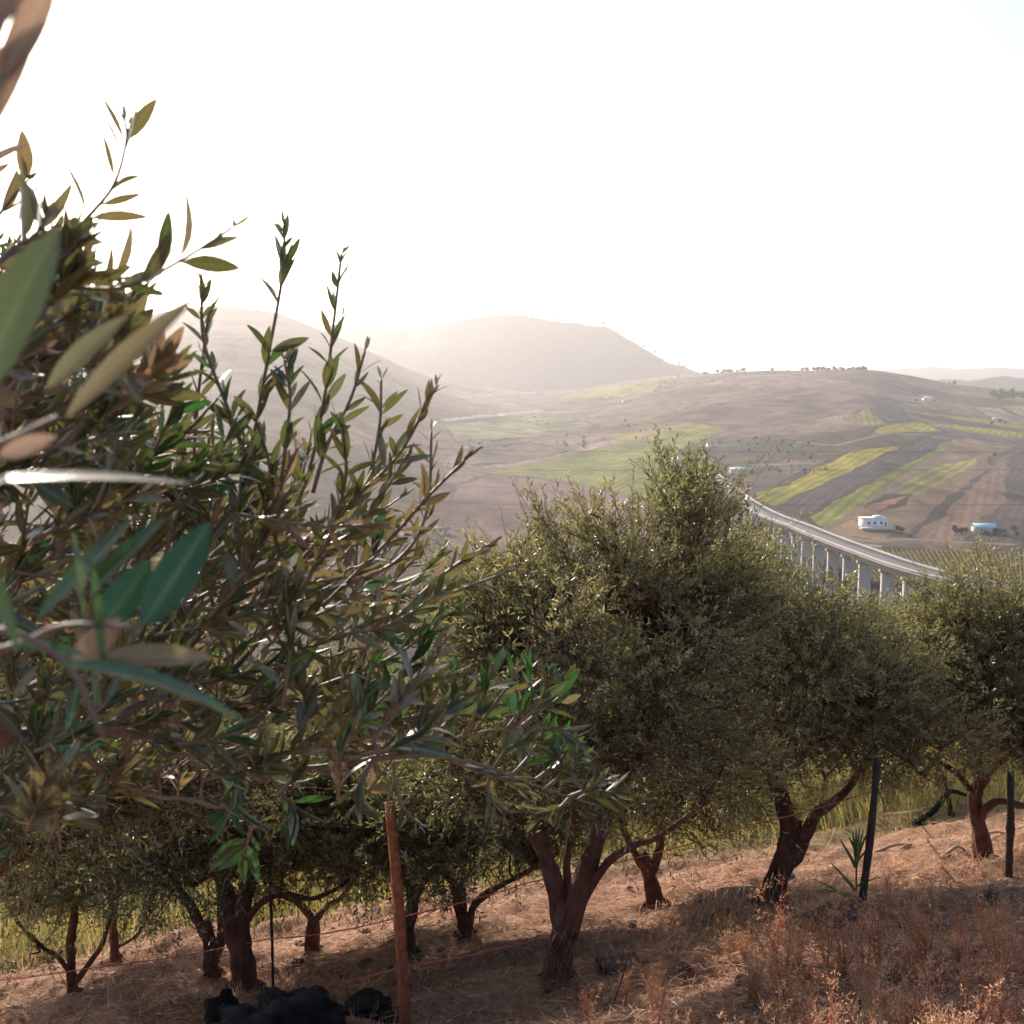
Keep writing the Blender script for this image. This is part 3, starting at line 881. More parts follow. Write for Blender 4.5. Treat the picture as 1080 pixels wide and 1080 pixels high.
olive('olive tree with thick flared trunk behind the dark iron rod', b,
      [([b] + LP([(255, 1015), (250, 985), (246, 960)], Y), .21, .17),
       (LP([(247, 970), (236, 935), (215, 905), (190, 880)], Y, [0, .1, .2, .2]), .13, .05),
       (LP([(252, 970), (262, 930), (285, 895), (300, 860)], Y, [0, 0, .1, .1]), .12, .05),
       (LP([(258, 975), (275, 952), (300, 943), (330, 948), (360, 935)], Y, [0, -.1, -.1, 0, 0]), .05, .025)],
      [EL(260, 830, Y, 150, 80, 1.3), EL(200, 780, Y, 110, 90, 1.2), EL(340, 800, Y, 100, 90, 1.1)],
      60, 2900, 12, .058, 104, 'leaf', cr=(.25, .45))
b = tree_base(225, 1026); Y = b[1]
olive('olive tree with twin slanting stems just left of the thick flared trunk', b,
      [([b] + LP([(222, 1005), (219, 985), (214, 970)], Y), .11, .08),
       (LP([(216, 985), (200, 955), (186, 930), (170, 900)], Y, [0, 0, .1, .2]), .075, .04),
       (LP([(225, 1015), (234, 985), (233, 950), (240, 910)], Y, [0, 0, 0, .1]), .08, .04)],
      [EL(170, 850, Y, 120, 60, 1.3), EL(230, 840, Y, 90, 60, 1.2)], 34, 1700, 12, .06, 105, 'leaf_blue', cr=(.28, .5))
b = tree_base(78, 1048); Y = b[1]
olive('slender olive tree with three spreading stems in the lower left corner', b,
      [([b] + LP([(76, 1030), (75, 1010), (74, 990)], Y), .10, .07),
       (LP([(76, 1030), (62, 1010), (46, 1000), (20, 975)], Y), .04, .025),
       (LP([(80, 1035), (95, 1015), (108, 995), (118, 960)], Y), .05, .03),
       (LP([(74, 992), (78, 960), (70, 930), (60, 900)], Y), .07, .035)],
      [EL(70, 870, Y, 110, 45, 1.2), EL(20, 890, Y, 60, 30, .9)], 34, 1800, 12, .06, 106, 'leaf', cr=(.28, .48))
b = tree_base(122, 1012); Y = b[1]
olive('small olive tree with one thin curved limb, between the lower left trunks', b,
      [([b] + LP([(120, 990), (120, 970), (122, 945)], Y), .09, .07),
       (LP([(121, 1000), (135, 993), (148, 982), (155, 968)], Y), .035, .02)],
      [EL(125, 870, Y, 90, 40, 1.3)], 26, 1400, 12, .062, 107, 'leaf_blue', cr=(.3, .5))
b = tree_base(330, 1003); Y = b[1]
olive('distant low-branching olive tree right of the dark iron rod', b,
      [([b] + LP([(330, 990), (331, 975), (330, 965)], Y), .13, .10),
       (LP([(330, 972), (318, 955), (300, 945), (285, 930)], Y), .07, .035),
       (LP([(331, 972), (345, 955), (362, 945), (372, 925)], Y), .06, .03)],
      [EL(330, 860, Y, 95, 40, 1.2)], 28, 1500, 12, .062, 108, 'leaf', cr=(.3, .5))
b = tree_base(432, 1008); Y = b[1]
olive('olive tree with straight dark trunk just right of the orange stake', b,
      [([b] + LP([(430, 985), (434, 960), (438, 935)], Y), .12, .09),
       (LP([(435, 950), (450, 925), (470, 905), (480, 880)], Y), .06, .03),
       (LP([(436, 950), (425, 920), (410, 900)], Y), .06, .03)],
      [EL(420, 840, Y, 110, 50, 1.2), EL(460, 820, Y, 80, 50, 1.1)], 34, 1700, 12, .06, 109, 'leaf', cr=(.28, .48))
b = tree_base(492, 986); Y = b[1]
olive('olive with paired trunk and one long limb reaching right, behind the large central olive', b,
      [([b] + LP([(488, 970), (484, 952), (482, 930)], Y), .13, .10),
       (LP([(494, 980), (500, 955), (520, 938), (545, 925), (565, 915)], Y), .07, .03),
       (LP([(486, 960), (476, 930), (460, 905)], Y), .07, .035)],
      [EL(500, 850, Y, 95, 40, 1.2), EL(540, 830, Y, 60, 45, 1.1)], 32, 1600, 12, .06, 110, 'leaf_blue', cr=(.28, .48))
b = tree_base(692, 955); Y = b[1]
olive('olive tree with leaning trunk between the two large right-hand olives', b,
      [([b] + LP([(688, 935), (682, 915), (676, 900)], Y), .14, .11),
       (LP([(686, 925), (672, 905), (660, 880), (650, 850)], Y), .07, .035),
       (LP([(688, 920), (696, 895), (700, 870), (715, 840)], Y), .08, .04)],
      [EL(690, 820, Y, 110, 60, 1.3), EL(730, 790, Y, 80, 60, 1.2)], 36, 1800, 12, .06, 111, 'leaf', cr=(.28, .48))

# the olive whose stem stands outside the frame at lower left
bx, by = -3.6, 4.7
b = np.array([bx, by, gzs(bx, by) - .03]); Y = by
olive('dense dark olive crown reaching in from the left edge below the close-up branches', b,
      [([b, b + [.1, .1, .6], b + [.3, .2, 1.1]], .2, .15),
       ([b + [.3, .2, 1.0], b + [1.0, .5, 1.5], b + [1.9, .9, 1.7]], .1, .04),
       ([b + [.3, .2, 1.0], b + [.2, .4, 1.7], b + [.5, .6, 2.3]], .1, .04)],
      [EL(60, 760, Y, 150, 110, 1.0, .6), EL(180, 800, Y, 120, 75, .9, .9), EL(30, 860, Y, 90, 50, .9, .6), EL(90, 630, Y, 110, 90, .8, .8), EL(-120, 700, Y, 120, 160, 1.1, .3)],
      75, 3200, 12, .056, 112, 'leaf', cr=(.2, .36))

# rows farther down the slope: two originals, the rest copied
def copy_tree(o, loc, rz, sc):
    c = o.copy(); C.objects.link(c); c.location = loc; c.rotation_euler = (0, 0, rz); c.scale = (sc, sc, sc * random.uniform(.92, 1.05))
    for ch in o.children:
        d = ch.copy(); C.objects.link(d); d.parent = c
    return c
protos = []
back = [(-9.0, 15.0, 1.0), (-6.3, 17.5, 1.05), (-3.4, 16.4, 1.0), (-.9, 15.2, .95), (.9, 17.5, 1.0), (3.0, 16.0, 1.05), (5.6, 17.6, .98), (5.0, 13.4, .92),
        (-10.5, 20.5, 1.1), (-7.2, 22, 1.0), (-4.3, 21.2, 1.1), (-1.6, 22, 1.0), (1.6, 22.5, 1.1), (4.8, 23, 1.0), (-12, 13.2, 1.0), (-13, 26, 1.1), (-8, 27.5, 1.1), (-3, 28, 1.1), (2, 28.5, 1.1), (7.5, 24.5, .9), (13.5, 19, 1.0)]
back_lab = ['olive tree of the back row, behind the lower left corner stems', 'back-row olive seen between the lower left corner trunks', 'back-row olive seen between the twin stems and the iron rod', 'back-row olive seen between iron rod and orange stake',
            'back-row olive seen just left of the large central trunk', 'back-row olive seen through the fork of the large central olive', 'back-row olive filling the gap between the two large right olives', 'bluish olive crown rising between the leaning split trunk and the right-edge olive']
for i, (x, y, s_) in enumerate(back):
    z = gzs(x, y) - .03 if y < 40 else 0
    if i < 2:
        b = np.array([x, y, z]); rr = random.uniform
        e = olive('x', b, [([b, b + [.05, 0, .5], b + [.0, .1, .95]], .14, .10),
                           ([b + [0, .1, .85], b + [-.5, .1, 1.3], b + [-.8, .0, 1.9]], .07, .035),
                           ([b + [0, .1, .85], b + [.5, -.1, 1.4], b + [.9, .2, 1.9]], .07, .035)],
                  [((x, y, z + 2.3), (1.45, 1.3, .8)), ((x + .3, y, z + 2.7), (.9, .9, .75)), ((x - .7, y, z + 1.9), (.8, .8, .5))],
                  40, 2000, 11, .068, 200 + i, 'leaf_blue' if i else 'leaf', cr=(.3, .5))
        protos.append(e)
    else:
        e = copy_tree(protos[i % 2], (x, y, z), random.uniform(0, 6.28), s_)
    if i < len(back_lab): tag(e, back_lab[i], 'tree', 'olive trees farther down the slope')
    else: tag(e, 'far row olive tree mostly hidden behind the nearer olive crowns', 'tree', 'olive trees farther down the slope')

# leafless shrubs in the gap on the right
rng = np.random.default_rng(55)
for i in range(11):
    x = 3.4 + i * .62 + rng.uniform(-.25, .25); y = 13.2 + rng.uniform(-.8, 2.6); x = x * y / 17.0
    b = np.array([x, y, gzs(x, y)])
    G_ = Geo()
    h_ = rng.uniform(.9, 1.5)
    G_.tube(jitter_path(b, b + [rng.uniform(-.1, .1), 0, h_ * .35], 5, rng, .1), np.linspace(.045, .03, 5), 6)
    for k in range(9):
        a = rng.uniform(0, 6.28); q = b + np.array([0, 0, h_ * .33])
        m_ = q + np.array([math.cos(a) * .25, math.sin(a) * .25, h_ * .25]); t_ = m_ + np.array([math.cos(a) * .25 + rng.uniform(-.2, .2), math.sin(a) * .2, h_ * .45])
        G_.tube(spline([q, m_, t_], 7), np.linspace(.022, .006, 7), 5)
        for j in range(5):
            s0 = m_ + (t_ - m_) * rng.uniform(0, 1)
            G_.tube([s0, s0 + rng.normal(size=3) * .14 + [0, 0, .16]], [.007, .003], 3)
    o = link('bare_shrub', G_.mesh('bare_shrub', b, True), None, M['bark_red']); o.location = b
    tag(o, 'leafless reddish shrub standing in the grass behind the dark leaning post', 'shrub', 'bare shrubs in the gap under the right crowns')

# ------------------------------------------------------------------ close-up olive branches
nb = np.array([-1.75, 1.15, gzs(-1.75, 1.15)])
near = empty('olive_tree', nb, 'olive tree at the left edge whose sharp close-up shoots rise against the sky', 'tree')
rng = np.random.default_rng(77)
G_ = Geo()
G_.tube(spline([nb - [0, 0, .05], nb + [.05, .0, .5], nb + [.12, .1, .95], nb + [.25, .12, 1.25]], 20), np.interp(np.linspace(0, 1, 20), [0, .15, 1], [.2, .14, .10]), 16, .5, .25, 5)
link('trunk', G_.mesh('trunk', nb, True), near, M['bark'])
fork = nb + np.array([.25, .12, 1.2])
limbsN = [
    ([fork, P(-60, 800, 1.15), P(10, 780, 1.2), P(80, 768, 1.25), P(165, 778, 1.35), P(245, 800, 1.45), P(330, 815, 1.5)], .022, .006),
    ([P(245, 800, 1.45), P(300, 812, 1.5), P(390, 800, 1.5), P(455, 783, 1.5), P(510, 772, 1.5), P(560, 766, 1.5)], .007, .003),
    ([P(390, 800, 1.5), P(460, 797, 1.5), P(520, 812, 1.5), P(575, 832, 1.52), P(632, 850, 1.55)], .006, .0025),
    ([fork, P(-30, 700, 1.3), P(90, 650, 1.4), P(190, 640, 1.5), P(260, 600, 1.55)], .018, .007),
    ([P(80, 655, 1.4), P(150, 700, 1.4), P(240, 712, 1.4), P(350, 690, 1.4), P(440, 665, 1.4)], .008, .003),
    ([P(190, 640, 1.5), P(260, 640, 1.4), P(350, 610, 1.35), P(430, 570, 1.35)], .007, .003),
    ([fork, P(-60, 560, 1.2), P(-10, 420, 1.2), P(30, 330, 1.2)], .018, .006),
    ([P(100, 770, 1.27), P(180, 735, 1.35), P(280, 745, 1.4), P(370, 730, 1.4), P(450, 720, 1.45), P(500, 700, 1.45)], .008, .003),
    ([P(40, 775, 1.2), P(90, 800, 1.25), P(150, 835, 1.3), P(230, 850, 1.35), P(265, 870, 1.35)], .008, .003),
    ([P(-30, 700, 1.3), P(30, 600, 1.3), P(100, 540, 1.35), P(160, 480, 1.35)], .010, .004),
]
for lp, r0, r1 in limbsN:
    G_ = Geo(); pp = spline(lp, 36); pp += RNG.normal(size=pp.shape) * .0015
    G_.tube(pp, np.linspace(1, 0, 36) ** 1.4 * (r0 - r1) * .8 + r1 * np.linspace(.9, .35, 36) * (1 + .1 * RNG.normal(size=36)), 8)
    link('limb', G_.mesh('limb', nb, True), near, M['bark_near'])
shoots = [  # photo path, distances, leaf pairs, leaf size in m
    ([(240, 600), (262, 490), (282, 380), (298, 290), (300, 238)], 1.32, 13, .050, .35),
    ([(262, 490), (240, 430), (215, 360), (213, 300)], 1.33, 9, .045, .3),
    ([(225, 640), (205, 540), (208, 430), (220, 330)], 1.36, 13, .048, .45),
    ([(300, 560), (325, 500), (342, 420), (352, 340), (360, 268)], 1.34, 13, .050, .35),
    ([(290, 570), (300, 480), (306, 420), (300, 380)], 1.3, 9, .045, .35),
    ([(310, 600), (370, 530), (420, 480), (460, 408)], 1.36, 14, .050, .55),
    ([(345, 560), (385, 510), (400, 450), (402, 400)], 1.36, 9, .047, .5),
    ([(340, 640), (410, 570), (455, 520), (498, 478)], 1.37, 12, .045, .75),
    ([(360, 620), (420, 590), (450, 540), (455, 455)], 1.36, 10, .044, .7),
    ([(380, 690), (430, 640), (475, 600), (520, 572)], 1.38, 11, .042, .7),
    ([(380, 660), (440, 640), (490, 620), (545, 600)], 1.4, 7, .04, .6),
    ([(0, 330), (60, 305), (130, 303), (190, 275), (245, 240)], .78, 8, .044, .6),
    ([(50, 275), (90, 232), (120, 195), (133, 150), (132, 128)], .78, 7, .038, .65),
    ([(-20, 300), (10, 265), (35, 250), (50, 225)], .72, 5, .048, .6),
    ([(0, 380), (60, 340), (110, 300), (150, 290)], .80, 7, .046, .5),
    ([(-20, 350), (40, 310), (70, 270), (85, 250)], .80, 6, .046, .55),
    ([(-20, 400), (30, 350), (60, 310), (80, 290)], .75, 7, .046, .5),
    ([(20, 420), (70, 390), (100, 350), (120, 330)], .85, 7, .046, .5),
    ([(80, 520), (110, 470), (130, 430), (150, 400)], 1.1, 9, .048, .1),
    ([(120, 560), (150, 500), (175, 450), (185, 420)], 1.2, 9, .048, .2),
    ([(170, 600), (190, 540), (230, 480), (250, 440)], 1.25, 9, .048, .3),
    ([(250, 620), (275, 560), (285, 500), (270, 440)], 1.3, 10, .048, .4),
    ([(320, 620), (350, 560), (365, 500), (360, 450)], 1.3, 10, .048, .5),
    ([(300, 640), (340, 590), (390, 540), (430, 480)], 1.34, 10, .047, .6),
    ([(330, 520), (345, 470), (370, 420), (385, 370)], 1.34, 8, .05, .45),
    ([(0, 420), (50, 370), (90, 345), (120, 320)], .9, 8, .046, .5),
    ([(30, 480), (90, 440), (130, 420), (175, 400)], 1.1, 8, .046, .3),
    ([(60, 530), (120, 500), (180, 470), (230, 420)], 1.25, 9, .048, .2),
    ([(-20, 250), (20, 200), (30, 190)], .9, 3, .045, .8),
    ([(500, 772), (520, 745), (538, 720), (545, 705)], 1.5, 5, .05, .25),
    ([(540, 770), (565, 745), (575, 728), (580, 712)], 1.5, 6, .05, .2),
    ([(560, 766), (590, 770), (605, 780), (612, 790)], 1.5, 5, .05, .3),
    ([(450, 785), (470, 755), (485, 735), (500, 715)], 1.5, 5, .05, .35),
    ([(575, 832), (595, 815), (605, 805), (612, 798)], 1.53, 6, .05, .2),
    ([(600, 840), (620, 832), (630, 826), (642, 822)], 1.53, 5, .045, .35),
    ([(470, 800), (500, 812), (530, 822), (560, 838)], 1.5, 6, .05, .55),
    ([(400, 800), (390, 770), (378, 745), (385, 715)], 1.5, 6, .052, .55),
    ([(430, 790), (440, 760), (455, 735), (470, 715)], 1.5, 6, .052, .2),
    ([(520, 812), (535, 790), (550, 785), (570, 780)], 1.52, 6, .05, .1),
    ([(395, 800), (380, 825), (375, 845), (395, 858)], 1.5, 5, .05, .45),
    ([(415, 805), (418, 830), (425, 850), (440, 868)], 1.5, 3, .05, .0),
    ([(255, 805), (250, 830), (246, 850), (235, 862)], 1.4, 6, .052, .05),
    ([(265, 870), (262, 885), (258, 895), (255, 902)], 1.35, 5, .055, .0),
    ([(270, 800), (300, 840), (310, 850), (300, 868)], 1.42, 6, .052, .05),
    ([(240, 770), (270, 750), (290, 720), (300, 690)], 1.42, 7, .05, .1),
    ([(455, 783), (462, 755), (475, 735), (480, 705)], 1.5, 6, .054, .05),
    ([(490, 775), (505, 750), (512, 730), (520, 700)], 1.5, 6, .054, .15),
    ([(535, 768), (548, 750), (556, 730), (560, 700)], 1.5, 6, .054, .05),
    ([(550, 766), (570, 750), (590, 735), (600, 715)], 1.5, 6, .052, .3),
    ([(540, 818), (556, 800), (566, 785), (575, 765)], 1.52, 6, .052, .1),
    ([(560, 826), (580, 810), (590, 795), (598, 780)], 1.52, 6, .052, .0),
    ([(610, 843), (622, 836), (634, 835), (650, 836)], 1.54, 5, .05, .3),
    ([(520, 812), (515, 830), (520, 845), (530, 858)], 1.52, 4, .052, .55),
    ([(600, 842), (590, 852), (580, 856), (566, 858)], 1.54, 5, .05, .5),
    ([(350, 806), (345, 780), (352, 750), (345, 725)], 1.48, 7, .052, .4),
    ([(430, 800), (425, 775), (415, 750), (420, 725)], 1.48, 7, .052, .1),
]
# filling shoots through the body of the crown
body = [(0, 270), (70, 300), (150, 420), (215, 470), (300, 500), (420, 530), (455, 600), (440, 690), (480, 750), (430, 800), (300, 810), (210, 800), (0, 880)]
bp = np.array(body)
cnt = 0
while cnt < 320:
    x, y = rng.uniform(-60, 470), rng.uniform(270, 880)
    if not in_poly(np.array([x]), np.array([y]), body)[0] and x > 0: continue
    a = R(rng.uniform(-5, 95)); L_ = rng.uniform(70, 160)
    dist = rng.uniform(1.2, 1.9) if x > 120 else rng.uniform(.95, 1.8)
    x0, y0 = x - math.cos(a) * L_ * .55, y + math.sin(a) * L_ * .55
    x1, y1 = x + math.cos(a) * L_ * .45, y - math.sin(a) * L_ * .45
    # a shoot bends towards the light
    mx_, my_ = (x0 + x1) / 2 + rng.uniform(-6, 10), (y0 + y1) / 2 + rng.uniform(2, 14)
    tone = np.clip(rng.normal(.55, .26) + (.0 if y < 650 else -.08), 0, 1)
    shoots.append(([(x0, y0), (mx_, my_), (x1, y1)], dist, int(rng.integers(6, 12)), rng.uniform(.044, .054), tone))
    cnt += 1
for k in range(34):                            # closer sprays at the upper left
    x, y = rng.uniform(-30, 165), rng.uniform(255, 480)
    if x > 60 and y < 250 + (x - 60) * .9: continue
    a = R(rng.uniform(15, 85)); L_ = rng.uniform(80, 130)
    shoots.append(([(x - math.cos(a) * L_ * .6, y + math.sin(a) * L_ * .6), (x + rng.uniform(-6, 8), y + rng.uniform(0, 12)), (x + math.cos(a) * L_ * .3, y - math.sin(a) * L_ * .3)],
                   rng.uniform(.8, 1.05), int(rng.integers(5, 8)), rng.uniform(.040, .048), float(np.clip(rng.normal(.62, .2), 0, 1))))
LB, LDr, LN, LLn, LWd, LT = [], [], [], [], [], []
Gs = Geo()
vdir = np.array([0, 1.0, 0])
for path, Yd, pairs, ll, tone in shoots:
    dz = rng.uniform(-.06, .06)
    pts = [P(a, b_, Yd + dz * (i / (len(path) - 1))) for i, (a, b_) in enumerate(path)]
    pp = spline(pts, 24)
    Gs.tube(pp, np.linspace(.0025, .0015, 24) * (1.2 if len(path) > 3 else 1.0) * min(1.0, Yd / 1.25), 6, .5)
    tg_ = norm(np.gradient(pp, axis=0))
    ph = rng.uniform(0, 3.14)
    npn = int(pairs * 1.35)
    for k in range(npn):
        f = .12 + .88 * (k + .5) / npn
        i = min(23, int(f * 23))
        d0 = tg_[i]
        side_ = norm(np.cross(d0, rand_unit(1, rng)[0] * .5 + vdir * .9))
        ph += 1.57 + rng.normal() * .3
        perp = side_ * math.cos(ph * (k % 2) * .55 + rng.normal() * .25) + np.cross(d0, side_) * math.sin(ph) * .8
        perp = norm(perp)
        size = ll * (1.0 if f < .75 else 1.0 - (f - .75) * 2.2) * rng.uniform(.6, 1.2)
        op = rng.uniform(.30, .85) * (1 if f < .8 else .6)
        for sgn in (-1, 1):
            if rng.uniform() < .16: continue
            d1 = norm(d0 + perp * sgn * op + rng.normal(size=3) * .24)
            n1 = norm(np.cross(d1, rand_unit(1, rng)[0]) * .6 + norm(np.cross(np.cross(d1, vdir), d1)) * .35 + d0 * .5)
            LB.append(pp[i] + d1 * .002); LDr.append(d1); LN.append(n1); LLn.append(size); LWd.append(size * rng.uniform(.19, .29)); LT.append(np.clip(tone + rng.normal() * .15, 0, 1))
    # tip bud
    for s2 in (-1, 1):
        LB.append(pp[-1]); LDr.append(norm(tg_[-1] + rng.normal(size=3) * .25)); LN.append(rand_unit(1, rng)[0]); LLn.append(ll * .4); LWd.append(ll * .09); LT.append(tone)
V, F, Tt = leaf_cloud(np.array(LB), np.array(LDr), np.array(LN), np.array(LLn), np.array(LWd), np.array(LT), True)
link('shoots', Gs.mesh('shoots', nb, True), near, M['bark_near'])
link('crown', mk_mesh('crown', V, [F], Tt, True, nb, rib=np.tile([0., 1., 0.], len(V) // 3)), near, M['leaf_near'])

# leaves only a hand's breadth from the lens
def big_leaf(p0, p1, Y0, Y1, wpx, face, tone, fold=.25, bend=0.0):
    a = P(*p0, Y0); b_ = P(*p1, Y1); d = b_ - a; L_ = np.linalg.norm(d); d = d / L_
    n_ = norm(np.array(face, float)); s_ = norm(np.cross(d, n_)); nn = np.cross(s_, d)
    w = wpx / 1080. * (Y0 + Y1) / 2
    ts = np.linspace(0, 1, 22); prof = np.sin(np.clip(ts, 0, 1) ** .85 * math.pi) ** .75; prof[0] = .06; prof[-1] = .01
    V = []
    for t_, q in zip(ts, prof):
        c = a + d * L_ * t_ + nn * L_ * bend * math.sin(t_ * math.pi)
        for k in (-1, -.5, 0, .5, 1):
            V.append(c + s_ * w * .5 * q * k + nn * abs(k) ** 1.3 * fold * w * .5 * q)
    q_ = []
    for i in range(21):
        for k in range(4):
            A = i * 5 + k; q_.append([A, A + 1, A + 6, A + 5])
    return np.array(V), np.array(q_), np.full(len(V), tone)
bigs = [
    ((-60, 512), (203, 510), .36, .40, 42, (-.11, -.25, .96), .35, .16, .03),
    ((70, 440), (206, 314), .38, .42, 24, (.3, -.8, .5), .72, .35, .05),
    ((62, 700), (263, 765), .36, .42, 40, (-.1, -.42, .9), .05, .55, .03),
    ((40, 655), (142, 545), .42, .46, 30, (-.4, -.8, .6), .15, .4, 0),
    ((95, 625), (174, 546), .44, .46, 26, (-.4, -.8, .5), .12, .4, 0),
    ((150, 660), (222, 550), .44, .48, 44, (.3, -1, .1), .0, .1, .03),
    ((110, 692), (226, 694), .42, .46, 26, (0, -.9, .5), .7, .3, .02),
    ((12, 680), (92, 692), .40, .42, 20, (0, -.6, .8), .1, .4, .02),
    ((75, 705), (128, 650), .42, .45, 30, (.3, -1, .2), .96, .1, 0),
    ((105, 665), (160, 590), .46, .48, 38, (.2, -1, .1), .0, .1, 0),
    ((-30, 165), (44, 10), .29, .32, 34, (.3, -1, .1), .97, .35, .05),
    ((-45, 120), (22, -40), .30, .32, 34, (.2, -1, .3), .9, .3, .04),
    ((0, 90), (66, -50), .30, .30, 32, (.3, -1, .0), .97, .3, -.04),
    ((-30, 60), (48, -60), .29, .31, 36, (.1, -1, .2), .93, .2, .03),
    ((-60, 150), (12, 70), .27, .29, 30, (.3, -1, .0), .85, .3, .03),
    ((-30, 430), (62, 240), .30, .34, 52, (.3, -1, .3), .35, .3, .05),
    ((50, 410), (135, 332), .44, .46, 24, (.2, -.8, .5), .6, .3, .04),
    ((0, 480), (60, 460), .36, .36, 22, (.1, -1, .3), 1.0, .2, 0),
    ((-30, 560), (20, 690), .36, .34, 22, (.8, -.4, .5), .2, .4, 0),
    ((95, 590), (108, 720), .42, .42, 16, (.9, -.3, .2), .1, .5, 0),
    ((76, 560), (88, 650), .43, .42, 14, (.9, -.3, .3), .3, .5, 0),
    ((-20, 175), (32, 150), .8, .8, 12, (0, -.8, .5), .9, .3, 0),
    ((-15, 190), (12, 172), .8, .8, 12, (0, -.8, .5), .9, .3, 0),
]
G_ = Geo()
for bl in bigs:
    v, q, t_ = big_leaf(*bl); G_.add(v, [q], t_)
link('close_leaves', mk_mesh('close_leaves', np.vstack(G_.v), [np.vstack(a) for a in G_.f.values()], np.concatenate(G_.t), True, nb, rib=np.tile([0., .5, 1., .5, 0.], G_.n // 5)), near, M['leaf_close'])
G_ = Geo()
for path, Yd in [([(-60, 690), (0, 665), (70, 700), (110, 780)], .40), ([(-60, 520), (-20, 480), (30, 455), (60, 440)], .39), ([(-60, 700), (20, 680), (70, 660), (150, 662)], .42), ([(-80, 400), (-30, 420), (10, 440)], .32), ([(-60, 180), (-20, 150), (0, 80)], .3)]:
    G_.tube(spline([P(a, b_, Yd) for a, b_ in path], 16), np.linspace(.0022, .001, 16), 6, .5)
G_.tube(spline([fork, P(-260, 700, .8), P(-120, 690, .55), P(-60, 690, .42)], 16), np.linspace(.006, .0022, 16), 6, .5)
G_.tube(spline([fork, P(-320, 500, .8), P(-140, 500, .5), P(-60, 515, .38)], 16), np.linspace(.006, .0022, 16), 6, .5)
G_.tube(spline([P(-140, 500, .5), P(-110, 400, .4), P(-80, 400, .32)], 12), np.linspace(.003, .0022, 12), 6, .5)
link('close_twigs', G_.mesh('close_twigs', nb, True), near, M['bark_near'])

# ------------------------------------------------------------------ ground cover
rng = np.random.default_rng(909)
def flat_blades(n, xr, yr, L, Wd, tilt, dens=None):
    y = np.exp(rng.uniform(math.log(yr[0]), math.log(yr[1]), n)); x = rng.uniform(-.62, .62, n) * y + rng.normal(size=n) * .3
    if dens is not None:
        k = dens(x, y) > rng.uniform(0, 1, n); x, y = x[k], y[k]
    n = len(x)
    z = gz(x, y) + rng.uniform(.0, .035, n)
    a = rng.uniform(0, 6.28, n)
    d = np.stack([np.cos(a), np.sin(a), -.35 * np.sin(a) + .15 * np.cos(a) + np.abs(rng.normal(size=n)) * tilt], 1); d = norm(d)
    s_ = norm(np.cross(d, np.array([0, 0, 1.]) + rng.normal(size=(n, 3)) * .5))
    l = L * rng.uniform(.4, 1.3, n)[:, None]; w = Wd * rng.uniform(.6, 1.4, n)[:, None]
    p = np.stack([x, y, z], 1)
    m_ = p + d * l * .5; m_[:, 2] += (l[:, 0] * rng.uniform(0, .12, n))
    V = np.stack([p - s_ * w, p + s_ * w, m_ - s_ * w, m_ + s_ * w, p + d * l], 1).reshape(-1, 3)
    b_ = np.arange(n)[:, None] * 5
    return V, [b_ + np.array([[0, 1, 3, 2]]), b_ + np.array([[2, 3, 4]])], np.repeat(np.clip(rng.normal(.55, .25, n), 0, 1), 5)
V, F, Tt = flat_blades(90000, None, (3.2, 14.5), .13, .0024, .22, lambda x, y: .35 + .65 * sstep(-.4, .5, fbm(x * 1.1, y * 1.4, 3, 71)))
o = link('straw', mk_mesh('straw', V, F, Tt), None, M['straw']); tag(o, 'loose dry straw and leaf litter strewn over the slope', 'straw', kind='stuff')

def upright(n, yr, H, Wd, lean, dens, tmean, tsd):
    y = rng.uniform(yr[0], yr[1], n); x = rng.uniform(-.66, .66, n) * y
    k = dens(x, y) > rng.uniform(0, 1, n); x, y = x[k], y[k]; n = len(x)
    z = gz(x, y) - .01
    p = np.stack([x, y, z], 1)
    d = norm(np.stack([rng.normal(size=n) * lean, rng.normal(size=n) * lean, np.ones(n)], 1))
    h = (H * rng.uniform(.45, 1.25, n))[:, None]
    a = rng.uniform(0, 3.14, n); s_ = np.stack([np.cos(a), np.sin(a), 0 * a], 1); w = Wd
    m_ = p + d * h * .55; t_ = p + d * h + norm(rng.normal(size=(n, 3))) * h * .15
    V = np.stack([p - s_ * w, p + s_ * w, m_ - s_ * w * .8, m_ + s_ * w * .8, t_], 1).reshape(-1, 3)
    b_ = np.arange(n)[:, None] * 5
    return V, [b_ + np.array([[0, 1, 3, 2]]), b_ + np.array([[2, 3, 4]])], np.repeat(np.clip(rng.normal(tmean, tsd, n), 0, 1), 5)
def edge(x): return 10.2 + 1.6 * sstep(-1.2, 1.2, x)
V, F, Tt = upright(150000, (9.5, 26), .46, .006, .28, lambda x, y: sstep(-.6, 1.0, y - edge(x)) * (.45 + .55 * sstep(-.3, .4, fbm(x * .6, y * .6, 2, 81))), .5, .25)
o = link('grass', mk_mesh('grass', V, F, Tt), None, M['grass']); tag(o, 'tall yellow-green grass strip under the far olive trees', 'grass', kind='stuff')
V, F, Tt = upright(16000, (3.5, 13), .16, .003, .5, lambda x, y: sstep(.0, .7, fbm(x * .9, y * .9, 3, 85)), .75, .2)
o = link('stubble', mk_mesh('stubble', V, F, Tt), None, M['straw']); tag(o, 'short dry stubble tufts on the ploughed bank', 'stubble', kind='stuff')

